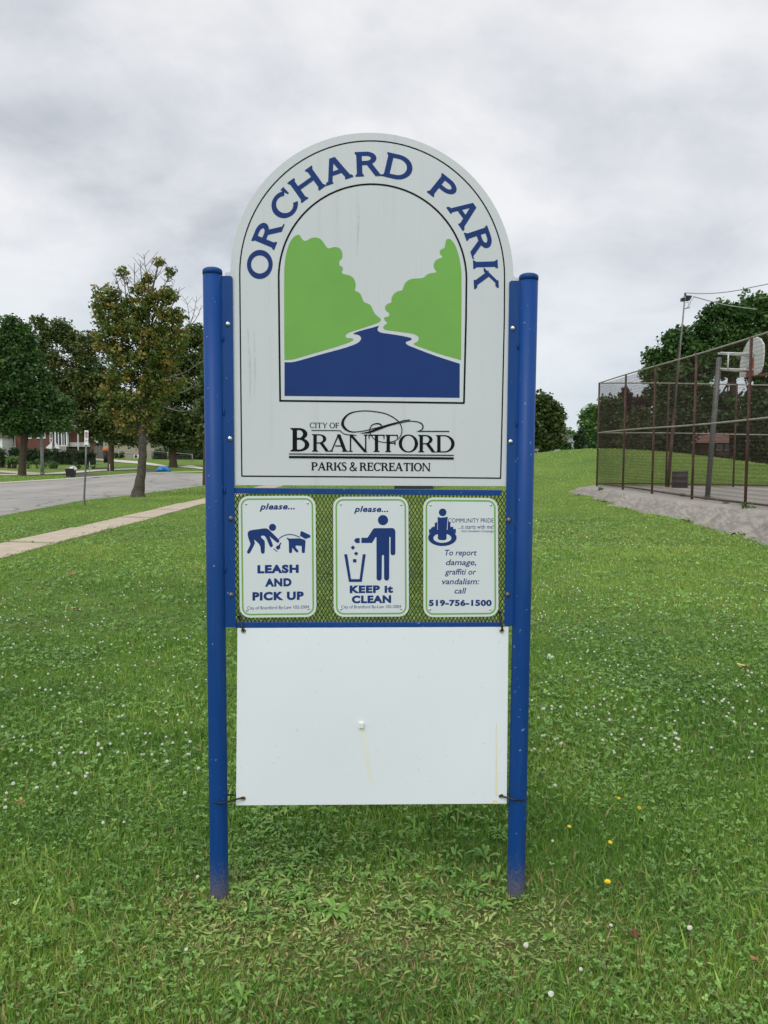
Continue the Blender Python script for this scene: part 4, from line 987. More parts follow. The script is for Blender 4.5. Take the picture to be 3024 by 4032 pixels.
# yellow hawkweed flowers, single fallen leaves, a seed stalk
def yellow_flower():
    t = MB()
    for ring, (n, R_, z) in enumerate(((15, .0145, .068), (11, .0095, .070))):
        for i in range(n):
            a = i * 6.283 / n + ring * .2; u = np.array([math.cos(a), math.sin(a), 0]); v = np.array([-math.sin(a), math.cos(a), 0])
            t.add([u * .001 + [0, 0, z - .003], u * R_ * .6 - v * .0019 + [0, 0, z], u * R_ + [0, 0, z + .0015], u * R_ * .6 + v * .0019 + [0, 0, z]], [(0, 1, 2, 3)])
    t.ball((0, 0, .064), (.0042, .0042, .0045), 8, 5, 1); return t
M_YEL = mat('yellow_petal', (0.85, 0.62, 0.02), .5, var=.08); yo = yellow_flower().build('bloom', [M_YEL, M_STALK]); y_me = yo.data; bpy.data.objects.remove(yo)
for px, py, lb in ((2436, 3178, 'yellow flower, upper left one of the pair right of the sign'), (2511, 3206, 'small yellow flower, lower right one of the pair right of the sign'), (2237, 3291, 'yellow flower nearest the right blue post'), (2388, 3347, 'half-closed yellow flower below the pair right of the sign'), (2391, 3527, 'largest bright yellow flower, lowest one right of the sign'), (378, 2161, 'lone yellow flower in the lawn near the sidewalk')):
    p = G(px, py); t = thing('yellow_flower', p, lb, 'flower', 'yellow flowers in the lawn'); t.rotation_euler = (r_.uniform(.2, .6), r_.uniform(-.2, .2), 0); k = 1.05 if py == 3527 else .82; t.scale = (k, k, k)
    for nm, me in (('bloom', y_me), ('stem', stem_me)):
        c = bpy.data.objects.new(nm, me); COL.objects.link(c); c.parent = t
def fallen_leaf(px, py, size, col, label, rz, tilt=.3):
    p = G(px, py); m = MB(); o = []
    for i in range(22):
        a = i * 6.283 / 22; rr = size * (0.62 + 0.38 * math.cos(5 * a / 1.0 * 0.999) * (1 if i % 2 == 0 else .8)) * (1.0 if abs(math.sin(a / 2)) > .15 else .7)
        o.append((rr * math.cos(a), rr * math.sin(a), .22 * size * math.sin(2 * a + 1)))
    m.add([(0, 0, .02 * size)] + o, [(0, i + 1, (i + 1) % 22 + 1) for i in range(22)]); m.tube([(-.5 * size, 0, 0), (-1.5 * size, .15 * size, .1 * size)], .0012, 5)
    ob = m.build('fallen_leaf', mat('fallen_leaf', col, .6, var=.3, scale=60)); ob.location = p + [0, 0, .035]; ob.rotation_euler = (tilt, .15, rz)
    tag(ob, label, 'leaf', 'fallen leaves on the lawn')
fallen_leaf(285, 2265, .075, (.33, .14, .07), 'reddish brown fallen leaf, upper one left of the sign', .4)
fallen_leaf(301, 2407, .07, (.45, .27, .17), 'pale pinkish brown fallen leaf, lower one left of the sign', 2.0)
fallen_leaf(565, 2384, .03, (.30, .05, .02), 'small dark red fallen leaf left of the sign post', 1.0)
fallen_leaf(82, 3183, .035, (.42, .30, .10), 'curled yellow brown fallen leaf near the left edge', .8, .6)
fallen_leaf(2163, 2603, .065, (.44, .55, .36), 'pale green fallen leaf near the right blue post', .3, .5)
fallen_leaf(2935, 2643, .085, (.50, .46, .14), 'large yellow fallen leaf at the right edge', 1.4, .5)
fallen_leaf(2497, 3709, .03, (.16, .045, .03), 'dark maroon fallen leaf in the right foreground', .2)
fallen_leaf(2976, 3817, .028, (.36, .16, .08), 'orange brown fallen leaf at the lower right edge', .9)

p_ = [G(985, 3316), G(1010, 3300), G(1060, 3290), G(1100, 3280)]; st_ = catmull([p_[0] + [0, 0, .01], p_[1] + [0, 0, .05], p_[2] + [0, 0, .085], p_[3] + [0, 0, .10], p_[3] + [.03, .02, .105]], 5)
m = MB(); m.tube(st_, np.linspace(.0011, .0008, len(st_)), 5); tag(m.build('grass_stalk', mat('pale_stalk', (.42, .42, .17), .6), None, True, base=st_[0]), 'long pale bent grass stalk under the left part of the white board', 'grass stalk')
# ---------------------------------------------------------------- trees and shrubs
M_BARK = mat('grey_brown_bark', (0.072, 0.060, 0.046), .9, var=.4, scale=9, bump=.6)
M_BARK2 = mat('brown_bark', (0.060, 0.042, 0.029), .9, var=.35, scale=9, bump=.6)
M_TWIG = mat('bare_twig', (0.20, 0.17, 0.16), .9, var=.2)
LEAFM = {
 'green': leaf_mat('green_leaves', ((0.0, (0.033, 0.080, 0.026)), (0.5, (0.063, 0.136, 0.037)), (1.0, (0.140, 0.230, 0.053)))),
 'turning': leaf_mat('turning_maple_leaves', ((0.0, (0.074, 0.120, 0.030)), (0.35, (0.140, 0.192, 0.041)), (0.58, (0.246, 0.238, 0.053)), (0.80, (0.303, 0.199, 0.059)), (1.0, (0.376, 0.161, 0.070)))),
 'olive': leaf_mat('olive_leaves', ((0.0, (0.042, 0.080, 0.025)), (0.5, (0.090, 0.136, 0.038)), (0.8, (0.164, 0.172, 0.047)), (1.0, (0.253, 0.150, 0.053)))),
 'light': leaf_mat('light_green_leaves', ((0.0, (0.058, 0.131, 0.038)), (0.5, (0.106, 0.215, 0.059)), (1.0, (0.212, 0.330, 0.095)))),
 'purple': leaf_mat('purple_leaves', ((0.0, (0.042, 0.024, 0.026)), (0.6, (0.090, 0.043, 0.047)), (1.0, (0.140, 0.084, 0.067)))),
 'cedar': leaf_mat('cedar_sprays', ((0.0, (0.023, 0.055, 0.021)), (0.6, (0.046, 0.095, 0.032)), (1.0, (0.090, 0.146, 0.047)))),
 'hedge': leaf_mat('hedge_leaves', ((0.0, (0.023, 0.046, 0.017)), (0.55, (0.042, 0.084, 0.030)), (0.9, (0.074, 0.122, 0.038)), (1.0, (0.212, 0.115, 0.052)))),
}
def leaf_cloud(centres, n_per, spread, size, seed, tint0=None, flat=0.35):
    """Leaf-sized kite faces gathered round cluster centres."""
    r = np.random.default_rng(seed); k = len(centres); n = k * n_per
    c = np.repeat(centres, n_per, 0); ct = np.repeat(r.random(k) if tint0 is None else tint0, n_per)
    d = r.normal(0, 1, (n, 3)); d /= np.linalg.norm(d, axis=1)[:, None]; d *= (r.random(n) ** .45)[:, None] * spread; d[:, 2] *= .8
    p = c + d; nn = r.normal(0, 1, (n, 3)); nn[:, 2] = np.abs(nn[:, 2]) + flat; nn /= np.linalg.norm(nn, axis=1)[:, None]
    a = np.cross(nn, r.normal(0, 1, (n, 3))); a /= np.linalg.norm(a, axis=1)[:, None] + 1e-9; b = np.cross(nn, a)
    s = (size * (0.55 + 0.8 * r.random(n)))[:, None]
    V = np.stack([p - a * s * .55, p + b * s * .42 + nn * s * .10, p + a * s * .6, p - b * s * .42 + nn * s * .10], 1)
    Fm = (np.arange(n)[:, None] * 4 + np.arange(4))
    return V.reshape(-1, 3), Fm, np.clip(ct * .75 + r.random(n) * .35 - .05, 0, 1)
def blob_centres(blobs, Y, seed, per, dk=0.85, thresh=.0):
    """Cluster centres inside crown lobes given as (px, py, rx, ry) at depth Y."""
    r = np.random.default_rng(seed); C_ = []; k = Y / F
    for bl in blobs:
        px, py, rx, ry = bl[:4]; dy = bl[4] if len(bl) > 4 else 0.0
        c = D(px, py, Y + dy); vol = (rx * ry * max(rx, ry) * .7) ** (2 / 3)
        n = max(4, int(per * vol / 3000))
        q = r.normal(0, 1, (n, 3)); q /= np.linalg.norm(q, axis=1)[:, None]; q *= (r.random(n) ** .38)[:, None]
        q *= 1 + 0.18 * r.normal(0, 1, (n, 1))
        C_.append(c + q * np.array([rx * k, rx * k * dk, ry * k]))
    return np.concatenate(C_)
def tree(name, label, Y, trunk, blobs, leaf, bark=None, size=.16, per=60, n_per=26, spread=.42, seed=1, base=None, limbs=True, twigs=None, tint=None, group=None, cat='tree', dk=.85, grow=None):
    """trunk: [(px, py, radius m)] from the foot up, at depth Y."""
    bark = bark or M_BARK
    tp = [(D(x, y, Y), r) for x, y, r in trunk]
    foot = tp[0][0].copy(); foot[2] = float(terrain(foot[0], foot[1])); 
    tp[0] = (foot - [0, 0, .1], tp[0][1])
    t = thing(name, foot, label, cat, group)
    rr = np.random.default_rng(seed)
    m = MB(); pts = np.array([p for p, _ in tp]); rad = np.array([q for _, q in tp])
    cv = catmull(np.column_stack([pts, rad]), 5); cv[:, :2] += rr.normal(0, .012, (len(cv), 2)) * rad[0] * 3
    m.tube(cv[:, :3], cv[:, 3], 12)
    C_ = blob_centres(blobs, Y, seed + 100, per, dk)
    top = pts[-1]; rt = rad[-1]
    if limbs:
        for bl in blobs:
            c = D(bl[0], bl[1], Y + (bl[4] if len(bl) > 4 else 0)); st = cv[int(len(cv) * rr.uniform(.7, 1.0)) - 1][:3]
            mid = (st + c) / 2 + np.array([0, 0, .12 * np.linalg.norm(c - st)]) + rr.normal(0, .15, 3)
            q = catmull([st, mid, c], 5); m.tube(q, np.linspace(rt * .62, rt * .14, len(q)), 6)
            near = C_[np.argsort(np.linalg.norm(C_ - c, axis=1))[:14]]
            for e in near[::2]:
                q = catmull([mid * .35 + c * .65, (c + e) / 2 + rr.normal(0, .1, 3), e], 3); m.tube(q, np.linspace(rt * .2, rt * .05, len(q)), 4)
    m.build('trunk', bark, t, True)
    tt = None
    if tint is not None: tt = np.clip(rr.random(len(C_)) * tint[1] + tint[0], 0, 1)
    V, Fm, T = leaf_cloud(C_, n_per, spread, size, seed + 7, tt)
    np_mesh('crown', V, Fm, LEAFM[leaf], {'tint': T}, parent=t)
    if twigs:
        for path in twigs:
            m = MB()
            q = catmull([D(x, y, Y + dy) for x, y, dy in path], 4); m.tube(q, np.linspace(.030, .010, len(q)) * min(Y, 60) / 33, 5)
            for i in range(2, len(q) - 1, 2):
                for s_ in (-1, 1):
                    d = (q[i] - q[i - 1]); L_ = np.linalg.norm(q[-1] - q[0]) * rr.uniform(.12, .3)
                    e = q[i] + np.array([s_ * L_ * rr.uniform(.4, .8), rr.normal(0, .2) * L_, L_ * rr.uniform(.5, .9)])
                    m.tube([q[i], (q[i] + e) / 2 + rr.normal(0, .03, 3), e], np.array([.013, .010, .007]) * min(Y, 60) / 33, 4)
            m.build('bare_branch', M_TWIG, t)
    return t
# main leaning maple on the near verge
YC = float(G(540, 1957)[1])
tree('maple_tree', 'tall maple with leaning trunk, turning leaves and bare top twigs beside the road', YC,
     [(541, 1957, .33), (549, 1915, .22), (557, 1850, .175), (562, 1760, .16), (561, 1680, .155), (566, 1600, .14), (572, 1500, .13), (578, 1400, .09), (585, 1290, .06)],
     [(395, 1195, 48, 52), (440, 1160, 40, 34), (470, 1230, 60, 50), (545, 1215, 62, 55), (620, 1185, 55, 48), (665, 1160, 34, 26), (560, 1140, 36, 28), (655, 1250, 52, 45), (705, 1250, 28, 30), (430, 1300, 62, 52), (520, 1310, 80, 60), (620, 1330, 75, 62), (690, 1330, 50, 48), (400, 1365, 48, 36), (470, 1390, 70, 52), (560, 1420, 80, 60), (650, 1420, 66, 55), (480, 1480, 66, 45), (590, 1510, 70, 46), (545, 1575, 62, 40), (600, 1620, 44, 34), (500, 1650, 42, 26), (440, 1540, 44, 32), (430, 1610, 44, 34), (470, 1580, 40, 30), (620, 1570, 48, 36), (510, 1690, 34, 20), (600, 1670, 34, 20), (545, 1640, 40, 24), (680, 1520, 44, 40), (490, 1072, 16, 14), (627, 1030, 9, 8), (676, 1072, 13, 10), (585, 1090, 14, 14)],
     'turning', size=.125, per=41, n_per=24, spread=.26, seed=3, tint=(-.20, .98),
     twigs=[[(575, 1290, 0), (578, 1200, 0), (585, 1110, .1), (572, 1050, 0), (566, 1000, 0)], [(585, 1200, 0), (610, 1090, 0), (628, 1028, .2)], [(560, 1220, 0), (532, 1130, .2), (530, 1035, 0)], [(500, 1230, .2), (492, 1130, 0), (486, 1045, 0)], [(480, 1180, .2), (462, 1110, 0), (450, 1075, 0)], [(620, 1200, 0), (655, 1110, 0), (690, 1070, .3)], [(560, 1150, 0), (556, 1090, 0), (552, 1030, 0)], [(650, 1250, .4), (690, 1180, 0), (708, 1130, 0)]])
# dark green maple at the left edge, across the road
YA = float(G(86, 1873)[1])
tree('maple_tree', 'dense dark green maple at the left edge before the brick house', YA,
     [(86, 1873, .33), (88, 1830, .26), (91, 1770, .25), (96, 1710, .25), (70, 1640, .20), (60, 1540, .2), (60, 1420, .12)],
     [(45, 1290, 34, 40), (95, 1330, 34, 44), (20, 1350, 50, 52), (70, 1400, 72, 60), (0, 1450, 70, 60), (110, 1460, 60, 55), (60, 1530, 85, 60), (150, 1560, 70, 55), (-40, 1560, 80, 70), (0, 1640, 75, 44), (95, 1640, 75, 42), (180, 1640, 62, 40), (240, 1600, 40, 40), (240, 1670, 40, 24), (-60, 1400, 60, 60), (55, 1690, 50, 16), (130, 1690, 40, 14)],
     'green', M_BARK2, size=.21, per=85, n_per=46, spread=.60, seed=12, tint=(0, .8))
# broad maple behind, further along the far side
YB = float(G(436, 1854)[1])
tree('maple_tree', 'broad reddish-topped maple with forked trunk across the road', YB,
     [(436, 1854, .34), (437, 1800, .26), (436, 1730, .27), (425, 1640, .26), (410, 1540, .18), (390, 1430, .1)],
     [(160, 1275, 26, 24), (190, 1320, 50, 42), (250, 1310, 50, 40), (285, 1350, 38, 36), (140, 1380, 48, 40), (200, 1420, 60, 44), (330, 1400, 54, 44), (300, 1480, 66, 48), (220, 1520, 60, 50), (380, 1480, 64, 52), (330, 1560, 70, 48), (420, 1560, 60, 48), (290, 1630, 48, 36), (380, 1640, 62, 44), (450, 1660, 52, 44), (420, 1710, 42, 24), (340, 1690, 40, 22), (500, 1700, 40, 28), (520, 1735, 26, 18), (350, 1720, 28, 12), (480, 1600, 60, 50), (520, 1680, 50, 40), (360, 1340, 36, 30), (250, 1590, 50, 44), (560, 1640, 44, 40), (470, 1740, 24, 10)],
     'olive', M_BARK2, size=.25, per=62, n_per=40, spread=.74, seed=21, tint=(0, .95))
YD = float(G(682, 1840)[1])
tree('maple_tree', 'wide dark maple with bare grey branches beside the left blue post', YD,
     [(682, 1841, .52), (681, 1800, .36), (684, 1740, .34), (690, 1640, .3), (700, 1520, .2), (705, 1400, .12)],
     [(650, 1420, 60, 60), (740, 1330, 50, 44), (790, 1330, 36, 50), (720, 1430, 70, 56), (800, 1430, 50, 60), (640, 1540, 60, 50), (720, 1540, 80, 54), (800, 1560, 60, 60), (660, 1640, 64, 44), (740, 1650, 80, 50), (810, 1670, 50, 50), (640, 1710, 36, 26), (730, 1720, 60, 30), (800, 1740, 40, 30), (600, 1640, 50, 44), (610, 1720, 34, 28), (590, 1560, 46, 46), (680, 1745, 40, 20), (760, 1740, 44, 26)],
     'olive', M_BARK2, size=.30, per=64, n_per=40, spread=.85, seed=31, tint=(0, .78),
     twigs=[[(735, 1330, 0), (745, 1270, 0), (738, 1200, 0), (720, 1170, .3)], [(745, 1290, 0), (765, 1225, 0), (775, 1165, 0)], [(740, 1300, .2), (775, 1250, 0), (795, 1200, .1)], [(640, 1490, -5), (720, 1470, -6), (800, 1420, -6)], [(650, 1560, -5), (730, 1540, -6), (800, 1500, -6)], [(640, 1600, -5), (720, 1620, -6), (790, 1600, -6)]])
YE = float(G(806, 1911)[1])
tree('maple_tree', 'dark maple half hidden behind the left blue post on the verge', YE,
     [(812, 1912, .22), (811, 1850, .17), (812, 1760, .17), (820, 1650, .15), (830, 1500, .1)],
     [(830, 1340, 26, 40), (850, 1420, 50, 60), (860, 1520, 66, 60), (820, 1600, 44, 44), (880, 1640, 70, 50), (815, 1690, 30, 26)],
     'olive', M_BARK2, size=.2, per=50, n_per=26, spread=.45, seed=41, tint=(0, .7))

# right-hand side trees
def rt(name, label, Y, blobs, leaf, trunk=None, **k):
    b0 = blobs[0]; lo = max(b[1] + b[3] for b in blobs); x0 = np.mean([b[0] for b in blobs])
    tr = trunk or [(x0, lo + 60, .3), (x0, lo, .26), (x0, (lo + b0[1]) / 2, .18), (x0, b0[1], .08)]
    return tree(name, label, Y, tr, blobs, leaf, M_BARK2, **k)
rt('maple_tree', 'round dark maple just right of the right blue post', 72, [(2120, 1590, 40, 40), (2155, 1590, 36, 34), (2080, 1640, 60, 60), (2165, 1650, 44, 40), (2190, 1620, 26, 30), (2110, 1700, 70, 44), (2190, 1690, 36, 36), (2140, 1740, 60, 26), (2060, 1720, 50, 50), (2180, 1740, 30, 20)], 'olive', size=.30, per=80, n_per=28, spread=.6, seed=51, tint=(0, .62))
rt('leafy_tree', 'light green tree beside the fence corner behind the mound', 88, [(2320, 1620, 26, 22), (2350, 1640, 30, 40), (2310, 1665, 26, 28), (2340, 1700, 40, 36), (2370, 1620, 30, 30), (2320, 1720, 26, 28), (2355, 1745, 40, 26)], 'light', size=.32, per=80, n_per=28, spread=.65, seed=52, tint=(.1, .75))
rt('leafy_tree', 'pale distant tree peeping over the grey house roof', 140, [(2228, 1700, 12, 16), (2240, 1715, 16, 14), (2215, 1720, 16, 12), (2262, 1710, 14, 16)], 'light', size=.4, per=120, n_per=20, spread=.7, seed=53, tint=(.2, .8))
for cx_, top, wd, lb, sd in ((2272, 1703, 11, 'shorter left one of the two narrow cedars on the mound skyline', 54), (2288, 1680, 11, 'taller right one of the two narrow cedars on the mound skyline', 55)):
    rt('cedar_tree', lb, 78, [(cx_, top + 14, 5, 18), (cx_, top + 38, wd * .8, 22), (cx_, top + 62, wd, 22), (cx_, top + 84, wd * 1.05, 20)], 'cedar', size=.2, per=240, n_per=22, spread=.28, seed=sd, limbs=False, tint=(0, .8), group='cedars behind the mound', dk=1.0)
rt('plum_tree', 'purple-leaved tree behind the fence near its corner', 70, [(2460, 1560, 18, 28), (2480, 1590, 30, 30), (2450, 1610, 30, 30), (2520, 1600, 34, 26), (2545, 1585, 20, 22), (2500, 1640, 46, 30), (2450, 1660, 36, 30)], 'purple', size=.3, per=90, n_per=28, spread=.55, seed=56)
rt('leafy_tree', 'green tree behind the mesh at the far fence corner', 66, [(2390, 1590, 28, 28), (2420, 1600, 30, 26), (2370, 1640, 34, 36), (2420, 1660, 44, 40), (2390, 1710, 50, 40), (2440, 1720, 44, 34), (2380, 1750, 44, 26)], 'green', size=.28, per=80, n_per=26, spread=.5, seed=57, tint=(.1, .9))
rt('leafy_tree', 'yellowish green tree behind the court fence below the tall tree', 64, [(2530, 1640, 36, 30), (2500, 1690, 48, 36), (2560, 1690, 44, 40), (2540, 1740, 60, 34), (2480, 1745, 40, 28), (2610, 1720, 44, 44)], 'olive', size=.28, per=80, n_per=26, spread=.5, seed=58, tint=(.2, .6))
tree('maple_tree', 'huge dark green tree towering over the basketball court fence', 58,
     [(2890, 1850, .40), (2892, 1700, .30), (2890, 1560, .26), (2880, 1470, .22), (2870, 1350, .16)],
     [(2560, 1400, 22, 20), (2585, 1440, 40, 34), (2550, 1480, 24, 24), (2650, 1330, 36, 30), (2690, 1330, 40, 40), (2640, 1390, 46, 40), (2720, 1380, 60, 50), (2610, 1500, 54, 40), (2680, 1460, 60, 48), (2600, 1560, 50, 34), (2670, 1550, 56, 40), (2800, 1240, 34, 36), (2790, 1300, 44, 40), (2850, 1230, 40, 40), (2830, 1330, 70, 56), (2900, 1240, 48, 50), (2960, 1210, 46, 44), (3010, 1220, 50, 54), (2920, 1340, 74, 62), (3010, 1330, 70, 60), (2780, 1420, 66, 54), (2870, 1440, 60, 40), (2980, 1440, 70, 54), (3060, 1260, 60, 70), (3080, 1400, 80, 80), (2740, 1530, 60, 44), (2790, 1590, 50, 34), (2700, 1620, 60, 36), (2620, 1640, 50, 40), (3020, 1550, 70, 60), (2960, 1600, 50, 40), (2860, 1600, 60, 44), (2800, 1650, 60, 40), (2700, 1690, 50, 40), (3060, 1640, 60, 60)],
     'green', M_BARK2, size=.27, per=62, n_per=27, spread=.56, seed=61, tint=(.0, .85))
for i, (lb, bl, sd) in enumerate((('dark bushy tree behind the court, left of the brick house', [(2590, 1740, 50, 40), (2640, 1700, 56, 54), (2660, 1770, 50, 30), (2560, 1780, 40, 24), (2700, 1660, 60, 40)], 62),
                      ('dark bushy tree behind the court, right of the brick house', [(2950, 1720, 60, 50), (3000, 1700, 50, 60), (2980, 1780, 70, 30), (3060, 1750, 50, 60), (2940, 1660, 60, 36), (2840, 1660, 66, 30), (2760, 1660, 50, 30)], 63))):
    rt('leafy_tree', lb, 56, bl, 'hedge', size=.28, per=80, n_per=24, spread=.5, seed=sd, tint=(0, .8))

for i, (lb, x, sd) in enumerate((('dark distant tree behind the beige house, between the maples', 520, 64), ('dark distant tree beyond the low wire fence', 700, 65), ('dark distant tree beyond the brick house carport', 385, 66), ('dark distant tree beyond the fence, nearest the left blue post', 800, 67))):
    rt('leafy_tree', lb, 150, [(x, 1690, 70, 40), (x - 40, 1730, 50, 40), (x + 40, 1730, 50, 40), (x, 1765, 70, 30), (x + 20, 1650, 50, 30)], 'hedge', size=.5, per=60, n_per=26, spread=1.1, seed=sd, tint=(.1, .8))
# hedges and shrubs
def bushy(name, label, cat, pts, size, n_per, spread, leaf, seed, per, tint=(0, .8), group=None, stem=True):
    """pts: [(px, py, rx, ry, Y)]"""
    Y = pts[0][4]; c0 = D(pts[0][0], pts[0][1] + pts[0][3], Y); base = np.array([c0[0], c0[1], float(terrain(c0[0], c0[1]))])
    t = thing(name, base, label, cat, group); rr = np.random.default_rng(seed); C_ = []
    for px, py, rx, ry, Y_ in pts: C_.append(blob_centres([(px, py, rx, ry)], Y_, seed + int(px), per))
    C_ = np.concatenate(C_); V, Fm, T = leaf_cloud(C_, n_per, spread, size, seed, np.clip(rr.random(len(C_)) * tint[1] + tint[0], 0, 1)); np_mesh('foliage', V, Fm, LEAFM[leaf], {'tint': T}, parent=t)
    m = MB()
    for e in C_[::max(1, len(C_) // 30)]:
        b = np.array([base[0] * .2 + e[0] * .8, e[1], base[2] - .05]); m.tube([b, (b + e) / 2 + rr.normal(0, .05, 3), e], [.03, .022, .01], 4)
    m.build('stem', M_BARK2, t); return t
def hedge(label, x0, y0, x1, y1, b0, b1, Y, depth, seed):
    """A clipped hedge: top edge (x0,y0)-(x1,y1), foot b0-b1 in the photograph, at depth Y."""
    r = np.random.default_rng(seed); a, b = D(x0, y0, Y), D(x1, y1, Y); n = int(np.linalg.norm(b - a) * 26)
    u = r.random(n); f = r.random(n) ** .8; q = a + (b - a) * u[:, None]; zb = terrain(q[:, 0], q[:, 1]); q[:, 2] = zb + (q[:, 2] - zb) * (0.04 + .96 * f); q[:, 1] += depth * (r.random(n) - .1)
    t = thing('hedge', ((a + b) / 2 * [1, 1, 0] + [0, 0, float(terrain(*((a + b) / 2)[:2]))]), label, 'hedge')
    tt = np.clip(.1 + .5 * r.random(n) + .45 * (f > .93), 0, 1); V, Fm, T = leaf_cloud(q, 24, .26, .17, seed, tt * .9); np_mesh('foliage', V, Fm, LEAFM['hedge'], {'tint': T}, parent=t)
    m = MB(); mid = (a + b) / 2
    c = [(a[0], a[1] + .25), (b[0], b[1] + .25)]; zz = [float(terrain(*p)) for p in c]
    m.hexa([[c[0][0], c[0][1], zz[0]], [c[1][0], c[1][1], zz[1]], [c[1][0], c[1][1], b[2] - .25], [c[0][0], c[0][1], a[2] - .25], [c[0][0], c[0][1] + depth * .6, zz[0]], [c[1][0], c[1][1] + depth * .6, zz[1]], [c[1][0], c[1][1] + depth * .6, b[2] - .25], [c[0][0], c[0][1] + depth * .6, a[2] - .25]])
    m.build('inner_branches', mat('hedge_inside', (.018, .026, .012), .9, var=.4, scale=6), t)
YH = 93.0
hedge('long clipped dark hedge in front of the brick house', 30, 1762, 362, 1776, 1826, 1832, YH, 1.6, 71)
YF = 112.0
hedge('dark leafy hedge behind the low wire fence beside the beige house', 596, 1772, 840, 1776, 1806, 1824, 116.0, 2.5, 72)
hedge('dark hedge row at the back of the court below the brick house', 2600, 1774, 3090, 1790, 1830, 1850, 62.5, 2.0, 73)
bushy('shrub', 'rounded dark shrub at the left edge of the garden', 'shrub', [(8, 1800, 22, 32, 84)], .16, 22, .3, 'hedge', 74, 200)
bushy('flowering_plant', 'yellow-green garden plant left of the dark maple trunk', 'plant', [(32, 1816, 12, 12, 82), (50, 1808, 20, 14, 82), (66, 1812, 10, 12, 82)], .12, 18, .25, 'light', 75, 260, (.5, .5))
bushy('garden_plant', 'low green garden plant right of the dark maple trunk', 'plant', [(104, 1822, 12, 9, 82), (118, 1826, 8, 6, 82)], .12, 18, .22, 'light', 76, 260, (.2, .6))
bushy('garden_plant', 'spiky green garden plant behind the grey metal pole', 'plant', [(148, 1818, 9, 10, 82), (180, 1828, 10, 8, 82)], .12, 18, .22, 'light', 77, 260, (.2, .6))
bushy('garden_plant', 'spreading green plant in front of the long hedge', 'plant', [(205, 1828, 24, 8, 82), (225, 1831, 14, 6, 82)], .12, 18, .22, 'light', 78, 260, (.1, .6))
bushy('garden_plant', 'grey-green tufted plant near the right end of the hedge', 'plant', [(291, 1830, 11, 10, 82), (312, 1838, 12, 6, 82)], .12, 18, .22, 'light', 79, 260, (.1, .5))
bushy('garden_plant', 'small dark plant at the foot of the white stake', 'plant', [(345, 1836, 10, 8, 82), (370, 1842, 10, 6, 82)], .12, 18, .22, 'green', 80, 260, (.1, .7))
bushy('shrub', 'rounded dark shrub against the beige house wall', 'shrub', [(462, 1792, 20, 12, 122), (480, 1794, 14, 11, 122)], .2, 22, .4, 'hedge', 81, 220)
bushy('shrub', 'dark shrub under the trees behind the court corner', 'shrub', [(2390, 1770, 50, 22, 66), (2470, 1780, 60, 20, 66), (2560, 1790, 60, 20, 66)], .2, 22, .4, 'hedge', 82, 160)
bushy('shrub', 'leafy shrub growing before the grey house wall', 'shrub', [(2215, 1758, 14, 18, 82), (2232, 1752, 12, 14, 82)], .2, 22, .4, 'green', 83, 220)
bushy('shrub', 'dark rounded shrub between the cedars and the fence', 'shrub', [(2335, 1758, 20, 14, 76), (2310, 1742, 16, 18, 84)], .2, 22, .4, 'cedar', 84, 220)
for px, py, lb, s in ((2787, 1968, 'leafy weed at the foot of the grey hoop pole', .3), (2955, 2003, 'dark green weed at the base of the nearest rusty fence post', .28), (2855, 1988, 'low weed tuft under the bottom fence rail', .16), (2690, 1958, 'small weed tuft by the rail left of the hoop pole', .18), (2365, 1930, 'grassy tuft on the gravel at the fence corner', .12)):
    Yw = 26 if px < 2900 else 20; Yw = 30 if px < 2500 else Yw
    bushy('leafy_weed', lb, 'weed', [(px, py - 6, s * F / Yw * .6, s * F / Yw * .4, 23.4 if px == 2787 else (19.7 if px == 2955 else (21.6 if px == 2855 else (25.2 if px == 2690 else 30.6))))], .05, 16, .09, 'light', 85 + int(px), 60, (.1, .8))
# ---------------------------------------------------------------- chain-link court fence, hoop, lights
M_RUST = mat('rusty_post', (0.088, 0.048, 0.037), .85, .1, var=.45, scale=5)
M_LINK = mat('rusty_chain_link', (0.060, 0.042, 0.031), .8, .2, var=.35, scale=2)
M_GALV = mat('weathered_galvanised', (0.31, 0.285, 0.235), .6, .3, var=.25, scale=6)
M_GREY = mat('grey_steel_pole', (0.145, 0.143, 0.135), .55, .4, var=.25, scale=5)
PADZ, TOPZ, MIDZ = 0.58, 4.67, 2.70
def fx(Y): return 8.5 - 0.0251 * (Y - 33.1)
def link_mesh(A, B, z0, z1, c=.05, r=.0034):
    """Zig-zag wires between plan points A and B."""
    A, B = np.array(A), np.array(B); L_ = np.linalg.norm(B - A); d = (B - A) / L_; nrm = np.array([-d[1], d[0]])
    n = int(L_ / c); k = int((z1 - z0) / c); V = []; Fm = []
    i = np.arange(n)[:, None]; j = np.arange(k + 1)[None, :]; s = (i + (j % 2)) * c; z = z0 + j * c + 0 * i
    sag = 0.03 * np.sin(s * 1.9) * np.sin(z * 2.1) + 0.02 * np.sin(s * .7 + 1)
    zz = np.where(j % 2 == 0, .004, -.004) + sag * .5
    base = np.stack([A[0] + d[0] * s + nrm[0] * zz, A[1] + d[1] * s + nrm[1] * zz, z], -1)         # n,k+1,3
    offs = np.array([[d[0] * r, d[1] * r, r * .2], [nrm[0] * r - d[0] * r * .5, nrm[1] * r - d[1] * r * .5, r], [-nrm[0] * r - d[0] * r * .5, -nrm[1] * r - d[1] * r * .5, -r]])
    V = (base[:, :, None, :] + offs).reshape(-1, 3)
    idx = (np.arange(n)[:, None] * (k + 1) + np.arange(k)[None, :]).ravel() * 3
    Fm = np.concatenate([np.stack([idx + a, idx + b, idx + 3 + b, idx + 3 + a], 1) for a, b in ((0, 1), (1, 2), (2, 0))])
    return V, Fm
